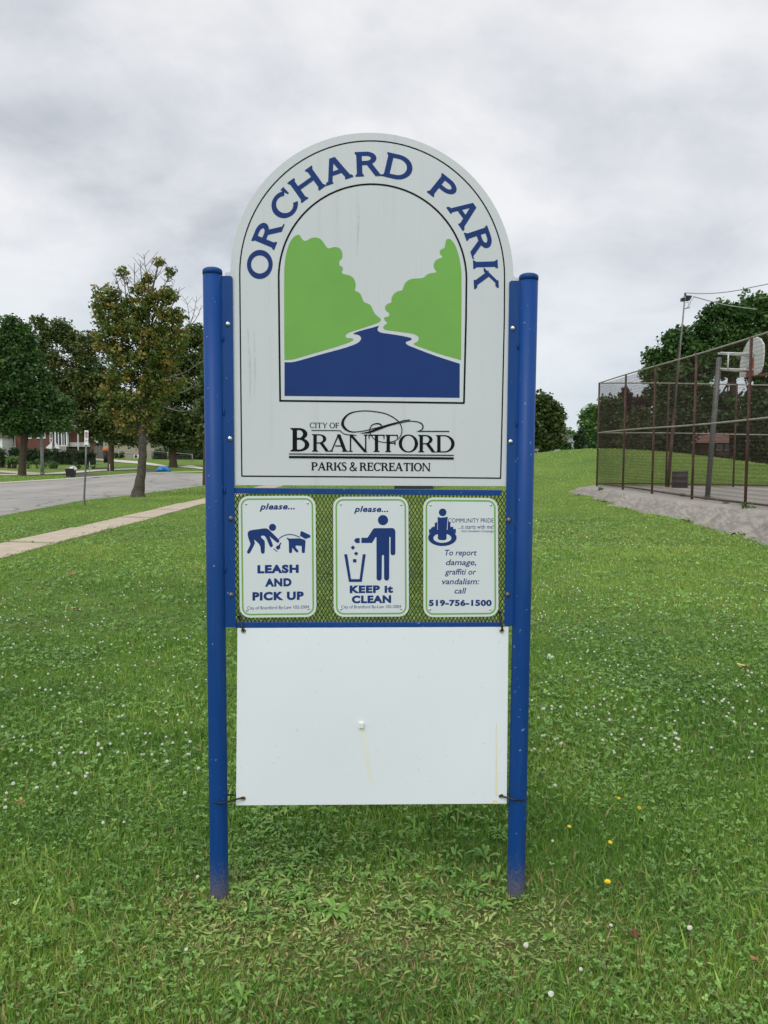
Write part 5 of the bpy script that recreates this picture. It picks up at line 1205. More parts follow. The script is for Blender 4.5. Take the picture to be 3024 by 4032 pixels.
def fence(label, A, B, posts, skipfirst=False):
    A3 = np.array([A[0], A[1], PADZ]); t = thing('chain_link_fence', A3, label, 'fence')
    A, B = np.array(A, float), np.array(B, float)
    for s in posts:
        p = A + (B - A) * s; m = MB(); m.tube([[p[0], p[1], PADZ - .2], [p[0], p[1], (PADZ + TOPZ) / 2], [p[0], p[1], TOPZ + .02]], .037, 10); m.build('fence_post', M_RUST, t, True)
    for z, mm, r in ((TOPZ, M_GALV, .026), (MIDZ, M_GALV, .026), (PADZ + .10, M_RUST, .024)):
        m = MB(); m.tube([[*(A + (B - A) * s), z + .02 * math.sin(9 * s)] for s in np.linspace(0, 1, 16)], r, 8); m.build('fence_rail', mm, t, True)
    V, Fm = link_mesh(A, B, PADZ + .04, TOPZ)
    np_mesh('wire_mesh', V, Fm, M_LINK, parent=t)
    for s in posts:
        p = A + (B - A) * s
        for z in (PADZ + .8, PADZ + 1.6, PADZ + 2.5, PADZ + 3.3):
            m = MB(); m.tube([[p[0] - .06, p[1] - .02, z], [p[0] + .07, p[1] + .02, z + .015]], .008, 5); m.build('wire_tie', M_GALV, t)
pxs = (2349, 2452, 2567, 2725, 2936); Ys = [9.33 / ((p - 1512) / F + .0251) for p in pxs]; Ys += [Ys[-1] - 3.3]
Yend = 13.5; A = (fx(Ys[0]), Ys[0]); B = (fx(Yend), Yend)
fence('tall rusty chain-link fence along the near side of the basketball court', A, B, [(Ys[0] - y) / (Ys[0] - Yend) for y in Ys])
bx0 = np.array([A[0] + .06, A[1] + .02]); bx1 = bx0 + np.array([13.0, .33])
fence('rusty chain-link fence across the far end of the basketball court', bx0, bx1, [.21, .42, .63, .84, 1.0])

# floodlight pole with its two cables
fp = D(2628, 1913, 32.7); fp[2] = PADZ; tp = D(2697, 1166, 32.7); t = thing('light_pole', fp, 'tall thin leaning floodlight pole standing at the back of the court', 'light pole')
j1 = fp + (tp - fp) * .415
m = MB(); m.tube([fp - [0, 0, .2], fp + (tp - fp) * .2, j1], [.075, .07, .06], 10); m.build('pole_base', M_RUST, t, True)
m = MB(); m.tube([j1, fp + (tp - fp) * .7, tp], [.042, .036, .030], 10); m.build('pole', mat('bare_galvanised', (.20, .195, .19), .5, .4, var=.5, scale=1.2), t, True)
m = MB(); m.tube([j1 + [-.06, -.02, 0], fp + (tp - fp) * .75 + [-.06, -.02, 0]], .02, 6); m.build('conduit', M_RUST, t, True)
M_BLK = mat('black_housing', (.012, .012, .014), .5)
m = MB(); q = [D(2694, 1182, 32.7), D(2716, 1183, 32.7), D(2727, 1164, 32.7), D(2699, 1162, 32.7)]; m.hexa(q + [p + [0.05, .34, .03] for p in q]); m.box(D(2688, 1180, 32.75), (.12, .2, .12)); m.tube([D(2697, 1163, 32.8), D(2699, 1153, 32.8)], .04, 8); m.build('floodlight', M_BLK, t, False, .01)
m = MB(); b0 = D(2696, 1216, 32.7); m.tube([b0, b0 + [.10, 0, .03], b0 + [.2, 0, .05]], .02, 6); m.tube(catmull([D(2708, 1210, 32.7), D(2716, 1200, 32.7), D(2720, 1185, 32.7), D(2732, 1170, 32.7)], 4), .01, 5); m.tube(catmull([D(2706, 1212, 32.7), D(2713, 1192, 32.7), D(2700, 1192, 32.7)], 4), .008, 5); m.build('cable_bracket', M_GREY, t)
M_CABLE = mat('grey_cable', (.33, .34, .35), .6)
for pts, lb in (([(2699, 1153, 32.7), (2760, 1156, 32), (2830, 1153, 31), (2900, 1144, 30), (2970, 1129, 29), (3040, 1114, 28), (3140, 1084, 27)], 'upper grey overhead cable rising from the floodlight pole'), ([(2732, 1168, 32.7), (2790, 1184, 36), (2850, 1199, 40), (2910, 1209, 46), (2980, 1218, 52)], 'lower grey overhead cable running into the huge tree')):
    p3 = catmull([D(*p) for p in pts], 5); m = MB(); m.tube(p3, np.array([.0006 * p[1] for p in p3]), 6); tag(m.build('overhead_cable', M_CABLE, None, True, base=p3[0]), lb, 'cable')

# basketball hoop
hb = D(2784, 1960, 24.4); hb[2] = PADZ; ht = D(2832, 1412, 24.4); t = thing('basketball_hoop', hb, 'basketball hoop with white fan backboard on a grey pole inside the fence', 'basketball hoop')
m = MB(); m.tube([hb - [0, 0, .2], (hb + ht) / 2, ht], .075, 14); m.ball(ht, (.075, .075, .05), 12, 6); m.build('pole', M_GREY, t, True)
M_WHT = mat('weathered_white_paint', (.62, .63, .60), .6, var=.12, scale=3)
xb = 10.72; yb0, yb1 = 23.75, 25.35; zb = 4.16
def BP(u, v, dx=0.0): return [xb + dx, yb1 + (yb0 - yb1) * u, zb + v]     # board coordinates, u left to right in the photograph
fan = [(.02, .03), (.30, .0), (.74, 0), (.90, .05), (.97, .22), (1.0, .62), (.97, .84), (.84, 1.02), (.64, 1.12), (.46, 1.13), (.28, .99), (.12, .76), (.04, .50)]
m = MB(); n = len(fan); m.add([BP(u, v) for u, v in fan] + [BP(u, v, .05) for u, v in fan], [tuple(range(n)), tuple(range(2 * n - 1, n - 1, -1))] + [(i, n + i, n + (i + 1) % n, (i + 1) % n) for i in range(n)]); m.build('backboard', M_WHT, t, False, .012)
M_ORG = mat('orange_paint', (.27, .065, .03), .5, var=.25, scale=8)
for zz, dz in ((.16, 0), (.62, 0)):
    for dy in (-.22, .22):
        a = np.array([ht[0], ht[1] + dy * .4, zb + zz + .02]); b = np.array(BP(.5, zz)) + [-.01, dy, 0]; m = MB(); m.tube([a, b], .03, 8); m.build('support_arm', M_WHT, t, True)
m = MB(); x_ = ht[0] + .22; m.tube([[x_, ht[1] - .1, zb + .16], [x_, ht[1] - .1, zb + .62]], .025, 8); m.build('support_brace', M_WHT, t, True)
m = MB(); m.box(BP(.60, .26, -.03), (.05, .09, .50)); m.box(BP(.42, .14, -.03), (.05, .06, .24)); m.box(BP(.52, .03, -.03), (.05, .42, .09)); m.build('rim_bracket', M_ORG, t, False, .008)
m = MB(); c_ = np.array(BP(.5, .05, .05)) + [.15 + .23, 0, 0]; k = 28
m.tube([c_ + [.23 * math.cos(a), .23 * math.sin(a), 0] for a in np.linspace(0, 2 * math.pi, k)], .014, 8); m.box(np.array(BP(.5, .03, .05)) + [.09, 0, 0], (.20, .14, .05)); m.build('rim', M_ORG, t, True)

# litter barrel at the court's far end
bp = D(2676, 1915, 32.2); bp[2] = PADZ; t = thing('litter_barrel', bp, 'dark litter barrel standing at the far end of the court', 'barrel')
m = MB(); prof = [(.0, .29), (.02, .30), (.20, .295), (.21, .31), (.23, .295), (.41, .295), (.42, .31), (.44, .295), (.61, .30), (.63, .305)]
m.tube([bp + [0, 0, z] for z, r in prof], [r for z, r in prof], 24, True); m.build('drum', mat('dark_barrel', (.045, .038, .036), .6, var=.25), t, True)
m = MB(); m.add(*torus(np.zeros(3), .30, .016, 24, 6)); v = m.v[0]; m.v[0] = np.stack([v[:, 0], v[:, 2], v[:, 1]], 1) * [1, 1, 1] + bp + [0, 0, .63]; m.build('rim', mat('barrel_rim', (.09, .08, .075), .5), t, True)

# low dark utility cabinet behind the sign
c0 = D(1627, 1944, 38.0); c0[2] = float(terrain(c0[0], c0[1])); t = thing('utility_cabinet', c0, 'dark utility cabinet on the lawn behind the sign panel', 'cabinet')
m = MB(); m.box(c0 + [0, 0, .55], (1.75, .7, 1.1)); m.build('cabinet_body', mat('dark_green_metal', (.02, .028, .026), .5), t, False, .02)
m = MB(); m.box(c0 + [0, 0, 1.12], (1.82, .76, .05)); m.build('lid', mat('grey_lid', (.12, .12, .12), .5), t, False, .01)
m = MB(); m.tube([c0 + [1.03, -.1, -.1], c0 + [1.03, -.1, 1.15]], .07, 12); m.ball(c0 + [1.03, -.1, 1.15], (.07, .07, .03), 12, 6); tag(m.build('bollard', mat('pale_bollard', (.55, .54, .50), .6), None, True, base=c0 + [1.03, -.1, 0]), 'pale round bollard beside the dark utility cabinet', 'bollard')

# ---------------------------------------------------------------- left side street furniture
b = G(335, 1990); Yp = b[1]; t = thing('parking_sign', b, 'no parking sign on a bent grey post beside the road', 'sign')
post_ = [b - [0, 0, .2], b, D(331.5, 1958, Yp), D(332, 1945, Yp), D(337, 1850, Yp), D(340.5, 1700, Yp)]
m = MB(); m.tube(post_, [.035, .035, .033, .032, .032, .032], 8); m.build('post', M_GREY, t, True)
def dp(px, py, o): return D(px, py, Yp - .05 - o)
def dplate(q, o, nm, mm, par, th=.01):
    v = [dp(x, y, o) for x, y in q]; m = MB(); n = len(v); m.add(v + [p + [0, th, 0] for p in v], [tuple(range(n)), tuple(range(2 * n - 1, n - 1, -1))] + [(i, n + i, n + (i + 1) % n, (i + 1) % n) for i in range(n)]); return m.build(nm, mm, par)
face = dplate([(333.0, 1694), (348.0, 1695), (346.5, 1752), (331.8, 1751)], 0, 'sign_face', mat('reflective_white', (.74, .76, .74), .4, var=.05), t)
M_RED = mat('sign_red', (.42, .02, .03), .5)
a0 = [(340.2 + 5.9 * math.cos(q), 1712.5 + 13.0 * math.sin(q)) for q in np.linspace(0, 6.283, 25)]; a1 = [(340.2 + 4.3 * math.cos(q), 1712.5 + 10.2 * math.sin(q)) for q in np.linspace(0, 6.283, 25)]
m = MB(); m.add([dp(x, y, .006) for x, y in a0 + a1], [(i, i + 1, 26 + i, 25 + i) for i in range(24)]); m.build('prohibition_ring', M_RED, face)
dplate([(338.6, 1703.5), (339.9, 1703.5), (339.9, 1721.5), (338.6, 1721.5)], .004, 'letter_stem', M_INK, face, .001)
a0 = [(339.9 + 3.0 * math.cos(q), 1708.7 + 5.2 * math.sin(q)) for q in np.linspace(-1.57, 1.57, 10)]; a1 = [(339.9 + 1.7 * math.cos(q), 1708.7 + 2.9 * math.sin(q)) for q in np.linspace(-1.57, 1.57, 10)]
m = MB(); m.add([dp(x, y, .0045) for x, y in a0 + a1], [(i, i + 1, 11 + i, 10 + i) for i in range(9)]); m.build('letter_bowl', M_INK, face)
dplate([(336.5, 1703.5), (337.4, 1701.8), (344.0, 1721.5), (343.1, 1723.2)], .008, 'prohibition_bar', M_RED, face, .001)
dplate([(335.0, 1732.5), (345.0, 1733), (344.9, 1734.6), (334.9, 1734.1)], .004, 'small_print', M_INK, face, .001)
dplate([(335.5, 1738), (344.2, 1738.5), (344.1, 1740), (335.4, 1739.5)], .004, 'small_print', M_INK, face, .001)
# metal pole by the dark maple
b = G(167, 1873); t = thing('metal_pole', b, 'thick grey metal pole beside the dark maple across the road', 'pole')
m = MB(); m.tube([b - [0, 0, .2], b + [0, 0, 3], b + [0, 0, 6.2]], [.125, .115, .10], 14); m.build('shaft', mat('mottled_grey_pole', (.27, .28, .285), .7, .2, var=.3, scale=3), t, True)
m = MB(); m.tube([b, b + [0, 0, .25]], [.16, .15], 14); m.build('base_collar', M_GREY, t, True)
# recycling box with bags, stakes, blue bag, orange pot
b = G(279, 1879); s = b[1] / F; t = thing('recycling_box', b, 'black recycling box full of rubbish at the kerb', 'box')
m = MB(); tp_ = [b + np.array([x * s * 17, y * .28, .62 * s / .0189]) for x, y in ((-1, -1), (1, -1), (1, 1), (-1, 1))]; bt = [b + np.array([x * s * 14, y * .22, 0]) for x, y in ((-1, -1), (1, -1), (1, 1), (-1, 1))]
m.add(bt + tp_, [(3, 2, 1, 0), (0, 1, 5, 4), (1, 2, 6, 5), (2, 3, 7, 6), (3, 0, 4, 7)]); m.build('tub', mat('black_plastic', (.018, .018, .021), .5), t, False, .02)
m = MB(); m.tube([p for p in (tp_ + [tp_[0]])], .03, 6); m.build('lip', mat('black_plastic_lip', (.03, .03, .034), .5), t)
for dx, dz, r, c, lb in ((.10, .02, .26, (.62, .62, .60), 'white plastic bag sticking out of the recycling box'), (-.30, -.05, .20, (.30, .22, .13), 'brown cardboard scrap lying in the recycling box')):
    m = MB(); ctr = b + [dx + .08, 0, .62 * s / .0189 + dz]; m.ball(ctr, (r, r * .8, r * .7), 9, 7); v = m.v[0]; m.v[0] = v + rng.normal(0, r * .14, v.shape); tag(m.build('plastic_bag' if dx > 0 else 'cardboard_scrap', mat('bag', c, .5, var=.15), None, False, base=ctr), lb, 'bag' if dx > 0 else 'cardboard')
for px, py, top, lb in ((353, 1868, 1819, 'left one of the two thin white stakes by the driveway'), (432, 1869, 1827, 'right one of the two thin white stakes, before the forked maple')):
    b = G(px, py); h = D(px + .3, top, b[1])[2]; m = MB(); m.tube([b - [0, 0, .1], [b[0], b[1], h - .04], [b[0], b[1], h]], [.032, .032, .012], 8); tag(m.build('white_stake', M_WHT, None, True, base=b), lb, 'stake', 'white marker stakes')
b = G(645, 1858); m = MB(); rr = np.random.default_rng(9)
for dx, dz, r in ((-.25, .22, .34), (.15, .26, .36), (.45, .16, .24), (-.5, .12, .2)): m.ball(b + [dx, 0, dz], (r, r * .7, r * .62), 12, 8)
for i in range(len(m.v)): m.v[i] = m.v[i] + rr.normal(0, .035, m.v[i].shape)
m.v = [np.concatenate(m.v)]; tag(m.build('rubbish_bag', mat('blue_plastic', (.035, .23, .62), .4, var=.3, scale=3), None, True, base=b), 'bright blue rubbish bag lying at the kerb below the dark maple', 'bag')
b = D(416, 1790, 100.); b[2] = float(terrain(b[0], b[1])); zt = D(416, 1763, 100.)[2]; zm = D(416, 1777, 100.)[2]; t = thing('orange_planter', b, 'orange rounded planter on a dark stand beside the forked maple trunk', 'planter')
m = MB(); m.tube([[b[0], b[1], zm], [b[0], b[1], zm + .06], [b[0], b[1], (zm + zt) / 2], [b[0], b[1], zt - .05], [b[0], b[1], zt]], [.24, .32, .34, .31, .2], 14); m.build('pot', mat('orange_plastic', (.55, .16, .06), .5), t, True)
m = MB(); m.tube([[b[0], b[1], b[2]], [b[0], b[1], zm]], [.26, .3], 10); m.build('stand', mat('dark_stand', (.02, .02, .022), .7), t, True)

# ---------------------------------------------------------------- houses
def brick(name, c1, c2, sc=1.0):
    t = NT(name); bt = t.n('ShaderNodeTexBrick'); g = t.coord((1, 1, 1)); cm = t.n('ShaderNodeSeparateXYZ'); t.L.new(g, cm.inputs[0]); cb = t.n('ShaderNodeCombineXYZ'); t.L.new(cm.outputs[0], cb.inputs[0]); t.L.new(cm.outputs[2], cb.inputs[1]); t.L.new(cb.outputs[0], bt.inputs['Vector'])
    bt.inputs['Color1'].default_value = c1 + (1,); bt.inputs['Color2'].default_value = c2 + (1,); bt.inputs['Mortar'].default_value = (.22, .19, .17, 1); bt.inputs['Scale'].default_value = 4.0 * sc; bt.inputs['Mortar Size'].default_value = .012; bt.inputs['Brick Width'].default_value = .9; bt.inputs['Row Height'].default_value = .3
    return t.fin(t.mix(t.ramp(t.noise(2.5, 4), ((.3, 0.), (.7, .4))), bt.outputs[0], tuple(x * .7 for x in c1)), .9)
M_BRICK = brick('red_brick', (.165, .052, .036), (.125, .040, .030)); M_BRICK2 = brick('brown_brick', (.13, .06, .042), (.10, .048, .036))
M_ROOF = mat('brown_shingle', (.155, .115, .095), .9, var=.25, scale=3); M_TRIM = mat('white_trim', (.72, .73, .72), .5, var=.05); M_GLASS = mat('window_glass', (.012, .014, .017), .08, var=.2, spec=.6); M_BEIGE = mat('beige_siding', (.34, .295, .235), .8, var=.05); M_FOUND = mat('grey_foundation', (.30, .29, .26), .9, var=.15)
def pbox(mb, x0, y0, x1, y1, Y0, Y1):
    """A box whose front face covers a pixel rectangle at depth Y0."""
    a, b = D(x0, y0, Y0), D(x1, y1, Y0); mb.box(((a[0] + b[0]) / 2, (Y0 + Y1) / 2, (a[2] + b[2]) / 2), (abs(b[0] - a[0]), Y1 - Y0, abs(a[2] - b[2]))); return mb
def part(name, m_, parent, *boxes, bevel=0.0):
    m = MB()
    for q in boxes: pbox(m, *q)
    return m.build(name, m_, parent, False, bevel)
Y0 = 101.0; z0 = float(terrain(-45, Y0)); c = D(150, 1800, Y0); hs = thing('brick_house', (c[0], Y0, z0), 'red brick bungalow with white bay window and carport behind the hedge', 'house')
yb = 1778 + (1.8 - z0) / Y0 * F
part('wall', M_BRICK, hs, (8, 1688, 271, yb, Y0, Y0 + 9))
part('downspout', M_TRIM, hs, (55.5, 1690, 60, 1760, Y0 - .12, Y0 - .01)); part('wall_trim', M_TRIM, hs, (10, 1757, 62, 1761, Y0 - .06, Y0 - .005))
def window(x0, y0, x1, y1, nm, fw=2.5):
    f = part('window', M_TRIM, hs, (x0, y0, x0 + fw, y1, Y0 - .10, Y0 - .01), (x1 - fw, y0, x1, y1, Y0 - .10, Y0 - .01), (x0 + fw, y0, x1 - fw, y0 + fw, Y0 - .10, Y0 - .01), (x0 + fw, y1 - fw - 2, x1 - fw, y1, Y0 - .12, Y0 - .01)); part('pane', M_GLASS, f, (x0 + fw, y0 + fw, x1 - fw, y1 - fw - 2, Y0 - .05, Y0 - .012)); return f
window(106, 1694, 124, 1728, 'w'); window(142, 1694, 179, 1727, 'w', 4)
d = part('door', M_TRIM, hs, (195, 1700, 207, 1742, Y0 - .08, Y0 - .01)); part('pane', M_GLASS, d, (198, 1708, 204, 1724, Y0 - .10, Y0 - .081), (198, 1728, 204, 1738, Y0 - .10, Y0 - .081))
bay = part('bay_window', M_TRIM, hs, (214, 1698, 220, 1753, Y0 - .5, Y0 - .01), (227.5, 1698, 232, 1753, Y0 - .5, Y0 - .3), (240, 1698, 245, 1753, Y0 - .5, Y0 - .3), (250, 1698, 253, 1753, Y0 - .5, Y0 - .3), (259, 1696, 265, 1759, Y0 - .5, Y0 - .01), (220, 1753, 259, 1759, Y0 - .55, Y0 - .01), (220, 1690, 259, 1698, Y0 - .5, Y0 - .01))
part('pane', M_GLASS, bay, (220, 1698, 259, 1753, Y0 - .25, Y0 - .012))
for q in (((181, 1762), (205, 1739), (205, 1767), (181, 1767)), ((216, 1767), (216, 1739), (235, 1764), (235, 1767))):
    v = [D(x, y, Y0 - .9) for x, y in q]; m = MB(); m.hexa(v + [p + [0, .12, 0] for p in v]); m.build('stair_rail', M_TRIM, hs)
part('porch', M_FOUND, hs, (183, 1756, 262, yb, Y0 - .7, Y0 - .56))
# carport: back wall, low wall, post, roof edge
part('carport_wall', mat('grey_stucco', (.20, .19, .18), .9, var=.05), hs, (272, 1692, 356, 1752, Y0 + 5, Y0 + 5.2)); part('low_wall', mat('pale_low_wall', (.44, .44, .42), .8, var=.04), hs, (273, 1741.5, 352, 1759, Y0 + .1, Y0 + .3)); part('dark_sheet', mat('dark_sheet', (.05, .045, .04), .9), hs, (272, 1759, 353, 1782, Y0 + .4, Y0 + .5))  # a plain dark sheet fills the area beneath the low wall
part('carport_post', M_TRIM, hs, (304.5, 1696, 308.5, 1776, Y0 - .4, Y0 - .2))
m = MB(); q = [D(240, 1686, Y0 - .6), D(327, 1694, Y0 - .6), D(327, 1697.5, Y0 - .6), D(240, 1694, Y0 - .6)]; m.hexa(q + [p + [0, .3, 0] for p in q]); m.build('fascia', M_TRIM, hs)
m = MB(); e0, e1 = D(0, 1687, Y0 - .6), D(330, 1692, Y0 - .6); r0_, r1_ = D(40, 1640, Y0 + 5), D(300, 1662, Y0 + 5); b0_, b1_ = D(0, 1690, Y0 + 10), D(330, 1690, Y0 + 10)
v = [e0, e1, r1_, r0_, b0_, b1_]; m.add(v + [p - [0, 0, .12] for p in v], [(0, 1, 2, 3), (3, 2, 5, 4), (0, 3, 4), (1, 5, 2), (6, 9, 8, 7), (9, 10, 11, 8), (0, 6, 7, 1)]); rf = m.build('roof', M_ROOF, hs)
m = MB(); q = [D(348, 1703, Y0 - .3), D(384, 1741, Y0 - .3), D(381, 1744, Y0 - .3), D(346, 1712, Y0 - .3)]; m.hexa(q + [p + [0, .25, 0] for p in q]); m.build('gable_trim', M_TRIM, hs)
part('back_roof', M_ROOF, hs, (326, 1690, 352, 1703, Y0 + 6, Y0 + 8))
# white sided corner at the picture edge
cgar = D(-10, 1800, 98.); gar = thing('white_garage', (cgar[0], 98., float(terrain(cgar[0], 98.))), 'white-sided garage corner at the left edge', 'garage')
part('wall', M_TRIM, gar, (-60, 1722, 10, 1800, 98., 103.)); m = MB(); q = [D(-64, 1722, 97.7), D(12, 1722, 97.7), D(-24, 1698, 97.7)]; m.add(q + [p + [0, 6, 0] for p in q], [(0, 1, 2), (3, 5, 4), (0, 3, 4, 1), (1, 4, 5, 2), (2, 5, 3, 0)]); m.build('roof', M_ROOF, gar)
# beige house beyond the footpath
Yb = 128.0; cc = D(500, 1806, Yb); zb_ = float(terrain(cc[0], Yb)); hb_ = thing('beige_house', (cc[0], Yb, zb_), 'beige-walled house beyond the white footpath behind the trees', 'house')
ybb = 1781 + (1.8 - zb_) / Yb * F
part('wall', M_BEIGE, hb_, (405, 1716, 606, 1788, Yb, Yb + 9)); part('foundation', M_FOUND, hb_, (404, 1788, 607, ybb + 3, Yb - .04, Yb + 9.04)); part('window', M_GLASS, hb_, (430, 1735, 452, 1755, Yb - .05, Yb - .01))
m = MB(); q = [D(395, 1718, Yb - .6), D(616, 1718, Yb - .6), D(590, 1668, Yb + 5), D(420, 1668, Yb + 5), D(395, 1718, Yb + 10), D(616, 1718, Yb + 10)]; m.add(q, [(0, 1, 2, 3), (3, 2, 5, 4), (0, 3, 4), (1, 5, 2), (0, 4, 5, 1)]); m.build('roof', M_ROOF, hb_)
ac = D(536, 1804, Yb - .8); t = thing('heat_pump', (ac[0], ac[1], float(terrain(ac[0], ac[1]))), 'white heat pump with a round dark fan against the beige house', 'heat pump')
part('cabinet', M_TRIM, t, (526.5, 1790, 546, 1804.5, Yb - .9, Yb - .3), bevel=.02); fc = D(535, 1797, Yb - .94); m = MB(); v, f = torus(fc, .2, .03, 20, 6); m.add(v, f); m.ball(fc, (.19, .02, .19), 16, 8); m.build('fan', mat('dark_fan', (.03, .03, .035), .5), t, True)
# grey timber fence beyond the hedge, low wire fence
t = thing('timber_fence', D(375, 1800, 118.) * [1, 1, 0] + [0, 0, float(terrain(-40, 118))], 'weathered grey timber fence between the brick and beige houses', 'fence')
part('fence_panel', mat('weathered_timber', (.15, .14, .13), .9, var=.3, scale=5), t, (352, 1757, 406, 1806, 118., 118.08))
for x in (380, 394): part('fence_post', M_GALV, t, (x - 1, 1754, x + 1, 1806, 117.9, 117.99))
t = thing('wire_fence', D(680, 1800, 110.) * [1, 1, 0] + [0, 0, float(terrain(-28, 110))], 'low grey wire fence with pipe rail in front of the dark hedge', 'fence')
rails = [[(600, 1777, 112), (673, 1782, 110)], [(673, 1782, 110), (758, 1789.5, 106)], [(360, 1777, 114), (470, 1775, 113), (600, 1777, 112)]]
for r in rails:
    m = MB(); m.tube([D(*p) for p in r], .04, 6); m.build('rail', M_GALV, t, True)
for px, py, Y in ((602, 1777, 112), (661, 1781, 110.3), (757, 1789.5, 106), (468, 1775, 113), (361, 1777, 114)):
    p = D(px, py, Y); m = MB(); m.tube([[p[0], p[1], float(terrain(p[0], p[1])) - .1], p + [0, 0, .06]], .05, 8); m.build('fence_post', M_GALV, t, True)
for (x0, y0_, Ya), (x1, y1_, Yc) in (((602, 1777, 112), (661, 1781, 110.3)), ((661, 1781, 110.3), (757, 1789.5, 106))):
    a, b_ = D(x0, y0_, Ya), D(x1, y1_, Yc); V, Fm = link_mesh(a[:2], b_[:2], float(terrain(a[0], a[1])), min(a[2], b_[2]), .12, .006); np_mesh('wire_mesh', V, Fm, M_GREY, parent=t)

# right: grey house, low wall, garden things, shed, brick house behind the court
Yg = 90.0; cg = D(2170, 1790, Yg); zg = float(terrain(cg[0], Yg)); gh = thing('grey_house', (cg[0], Yg, zg), 'pale grey sided house with gabled porch seen over the mound', 'house')
M_SIDE = mat('pale_grey_siding', (.47, .50, .52), .8, var=.08, scale=3)
part('wall', M_SIDE, gh, (2090, 1750, 2190, 1800, Yg, Yg + 8), (2190.5, 1742, 2262, 1800, Yg - 2, Yg + 8))
m = MB(); q = [D(2188, 1742, Yg - 2.1), D(2264, 1742, Yg - 2.1), D(2262, 1716, Yg - 2.1), D(2248, 1714, Yg - 2.1)]; m.hexa(q + [p + [0, 7, 0] for p in q]); m.build('gable', M_SIDE, gh)
m = MB(); q = [D(2182, 1744, Yg - 2.4), D(2250, 1711, Yg - 2.4), D(2270, 1717, Yg - 2.4), D(2270, 1721, Yg - 2.4), D(2250, 1716, Yg - 2.4), D(2186, 1747, Yg - 2.4)]; m.add(q + [p + [0, 9, 0] for p in q], [tuple(range(6)), tuple(range(11, 5, -1))] + [(i, 6 + i, 6 + (i + 1) % 6, (i + 1) % 6) for i in range(6)]); m.build('roof', mat('grey_shingle', (.13, .135, .14), .9, var=.2), gh)
m = MB(); q = [D(2080, 1750, Yg - .5), D(2190, 1747, Yg - .5), D(2186, 1738, Yg + 4), D(2080, 1738, Yg + 4)]; m.hexa(q + [p - [0, 0, .12] for p in q]); m.build('porch_roof', mat('grey_shingle_light', (.19, .20, .21), .9, var=.2), gh)
part('window', M_GLASS, gh, (2167, 1756, 2171, 1772, Yg - .06, Yg - .01), (2238, 1753, 2250, 1772, Yg - 2.06, Yg - 2.01))
p0 = D(2130, 1800, 80.); m = MB(); pbox(m, 2085, 1776, 2180, 1806, 80., 80.4); tag(m.build('low_wall', mat('dark_stone', (.07, .062, .055), .9, var=.4, scale=2), None, base=(p0[0], 80., float(terrain(p0[0], 80.)))), 'low dark garden wall in front of the grey house', 'wall')
p0 = D(2144, 1772, 84.); gz = float(terrain(p0[0], 84.)); t = thing('garden_chair', (p0[0], 84., gz), 'dark red garden chair standing against the grey house', 'chair')
part('seat', mat('dark_red', (.13, .022, .022), .6), t, (2139, 1762, 2149.5, 1764, 83.6, 84.2)); part('backrest', mat('dark_red_back', (.13, .022, .022), .6), t, (2141, 1750, 2148, 1762, 84.1, 84.2))
for x in (2139, 2148): part('leg', mat('dark_red_leg', (.10, .02, .02), .6), t, (x, 1764, x + 1.5, 1790, 83.65, 83.72)); part('leg', mat('dark_red_leg', (.10, .02, .02), .6), t, (x, 1764, x + 1.5, 1790, 84.12, 84.18))
p0 = D(2344, 1729, 74.); t = thing('satellite_dish', (p0[0], 74., float(terrain(p0[0], 74.))), 'round grey satellite dish on a pole left of the fence corner', 'satellite dish')
m = MB()
for i in range(6): pass
rings = [(.02, .10), (.10, .06), (.17, .03), (.22, 0.0)]; vv = []; ff = []
for r, d_ in rings:
    for j in range(18): a = j * 6.283 / 18; vv.append(p0 + [r * math.cos(a), d_ - .05, r * math.sin(a)])
for i in range(3):
    for j in range(18): ff.append((i * 18 + j, i * 18 + (j + 1) % 18, (i + 1) * 18 + (j + 1) % 18, (i + 1) * 18 + j))
m.add(vv, ff); m.build('reflector', mat('grey_dish', (.16, .165, .17), .5), t, True)
m = MB(); m.tube([[p0[0], 74.1, float(terrain(p0[0], 74.1))], [p0[0], 74.1, p0[2]]], .03, 8); m.build('mast', M_GREY, t, True)
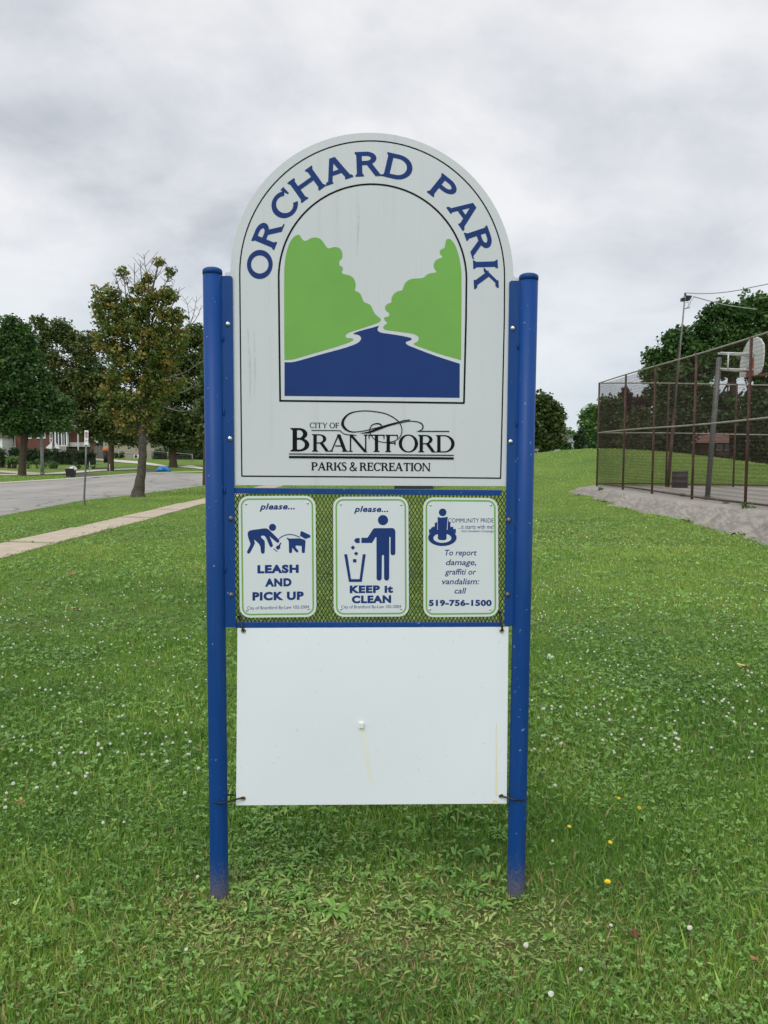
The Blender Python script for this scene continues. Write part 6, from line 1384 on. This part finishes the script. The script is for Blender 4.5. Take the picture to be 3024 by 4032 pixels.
p0 = D(2309, 1770, 79.); t = thing('garden_shed', (p0[0], 79., float(terrain(p0[0], 79.))), 'small white shed just right of the cedars', 'shed'); part('wall', M_TRIM, t, (2299, 1757, 2319, 1800, 79., 80.5)); m = MB(); q = [D(2297, 1757, 78.9), D(2321, 1757, 78.9), D(2309, 1752, 78.9)]; m.add(q + [p + [0, 1.7, 0] for p in q], [(0, 1, 2), (3, 5, 4), (0, 3, 4, 1), (1, 4, 5, 2), (2, 5, 3, 0)]); m.build('roof', M_GREY, t)
Yk = 68.0; ck = D(2800, 1800, Yk); zk = float(terrain(ck[0], Yk)); kh = thing('brick_house', (ck[0], Yk, zk), 'brown brick house with reddish roof seen through the court fence', 'house')
part('wall', M_BRICK2, kh, (2660, 1742, 2935, 1840, Yk, Yk + 8))
m = MB(); q = [D(2645, 1744, Yk - .6), D(2950, 1744, Yk - .6), D(2890, 1696, Yk + 4), D(2720, 1696, Yk + 4), D(2645, 1744, Yk + 9), D(2950, 1744, Yk + 9)]; m.add(q, [(0, 1, 2, 3), (3, 2, 5, 4), (0, 3, 4), (1, 5, 2), (0, 4, 5, 1)]); rfk = m.build('roof', mat('reddish_shingle', (.17, .085, .062), .9, var=.25, scale=3), kh)
ch = part('chimney', mat('tan_brick', (.34, .20, .085), .9), rfk, (2885, 1690, 2903, 1712, Yk + 1.5, Yk + 2.3))
part('chimney_cap', M_TRIM, rfk, (2890, 1680, 2900, 1689.5, Yk + 1.7, Yk + 2.1))
for x0, x1 in ((2715, 2735), (2822, 2842), (2855, 2872)):
    f = part('window', M_TRIM, kh, (x0 - 1.5, 1750, x1 + 1.5, 1774, Yk - .06, Yk - .01)); part('pane', M_GLASS, f, (x0, 1752, x1, 1772, Yk - .09, Yk - .061))
part('awning', M_TRIM, kh, (2648, 1726, 2670, 1731, Yk - 1.2, Yk - .61))
part('garage_door', mat('grey_door', (.17, .17, .165), .8), kh, (2664, 1752, 2690, 1800, Yk - .05, Yk - .01))
bpy.context.view_layer.update()
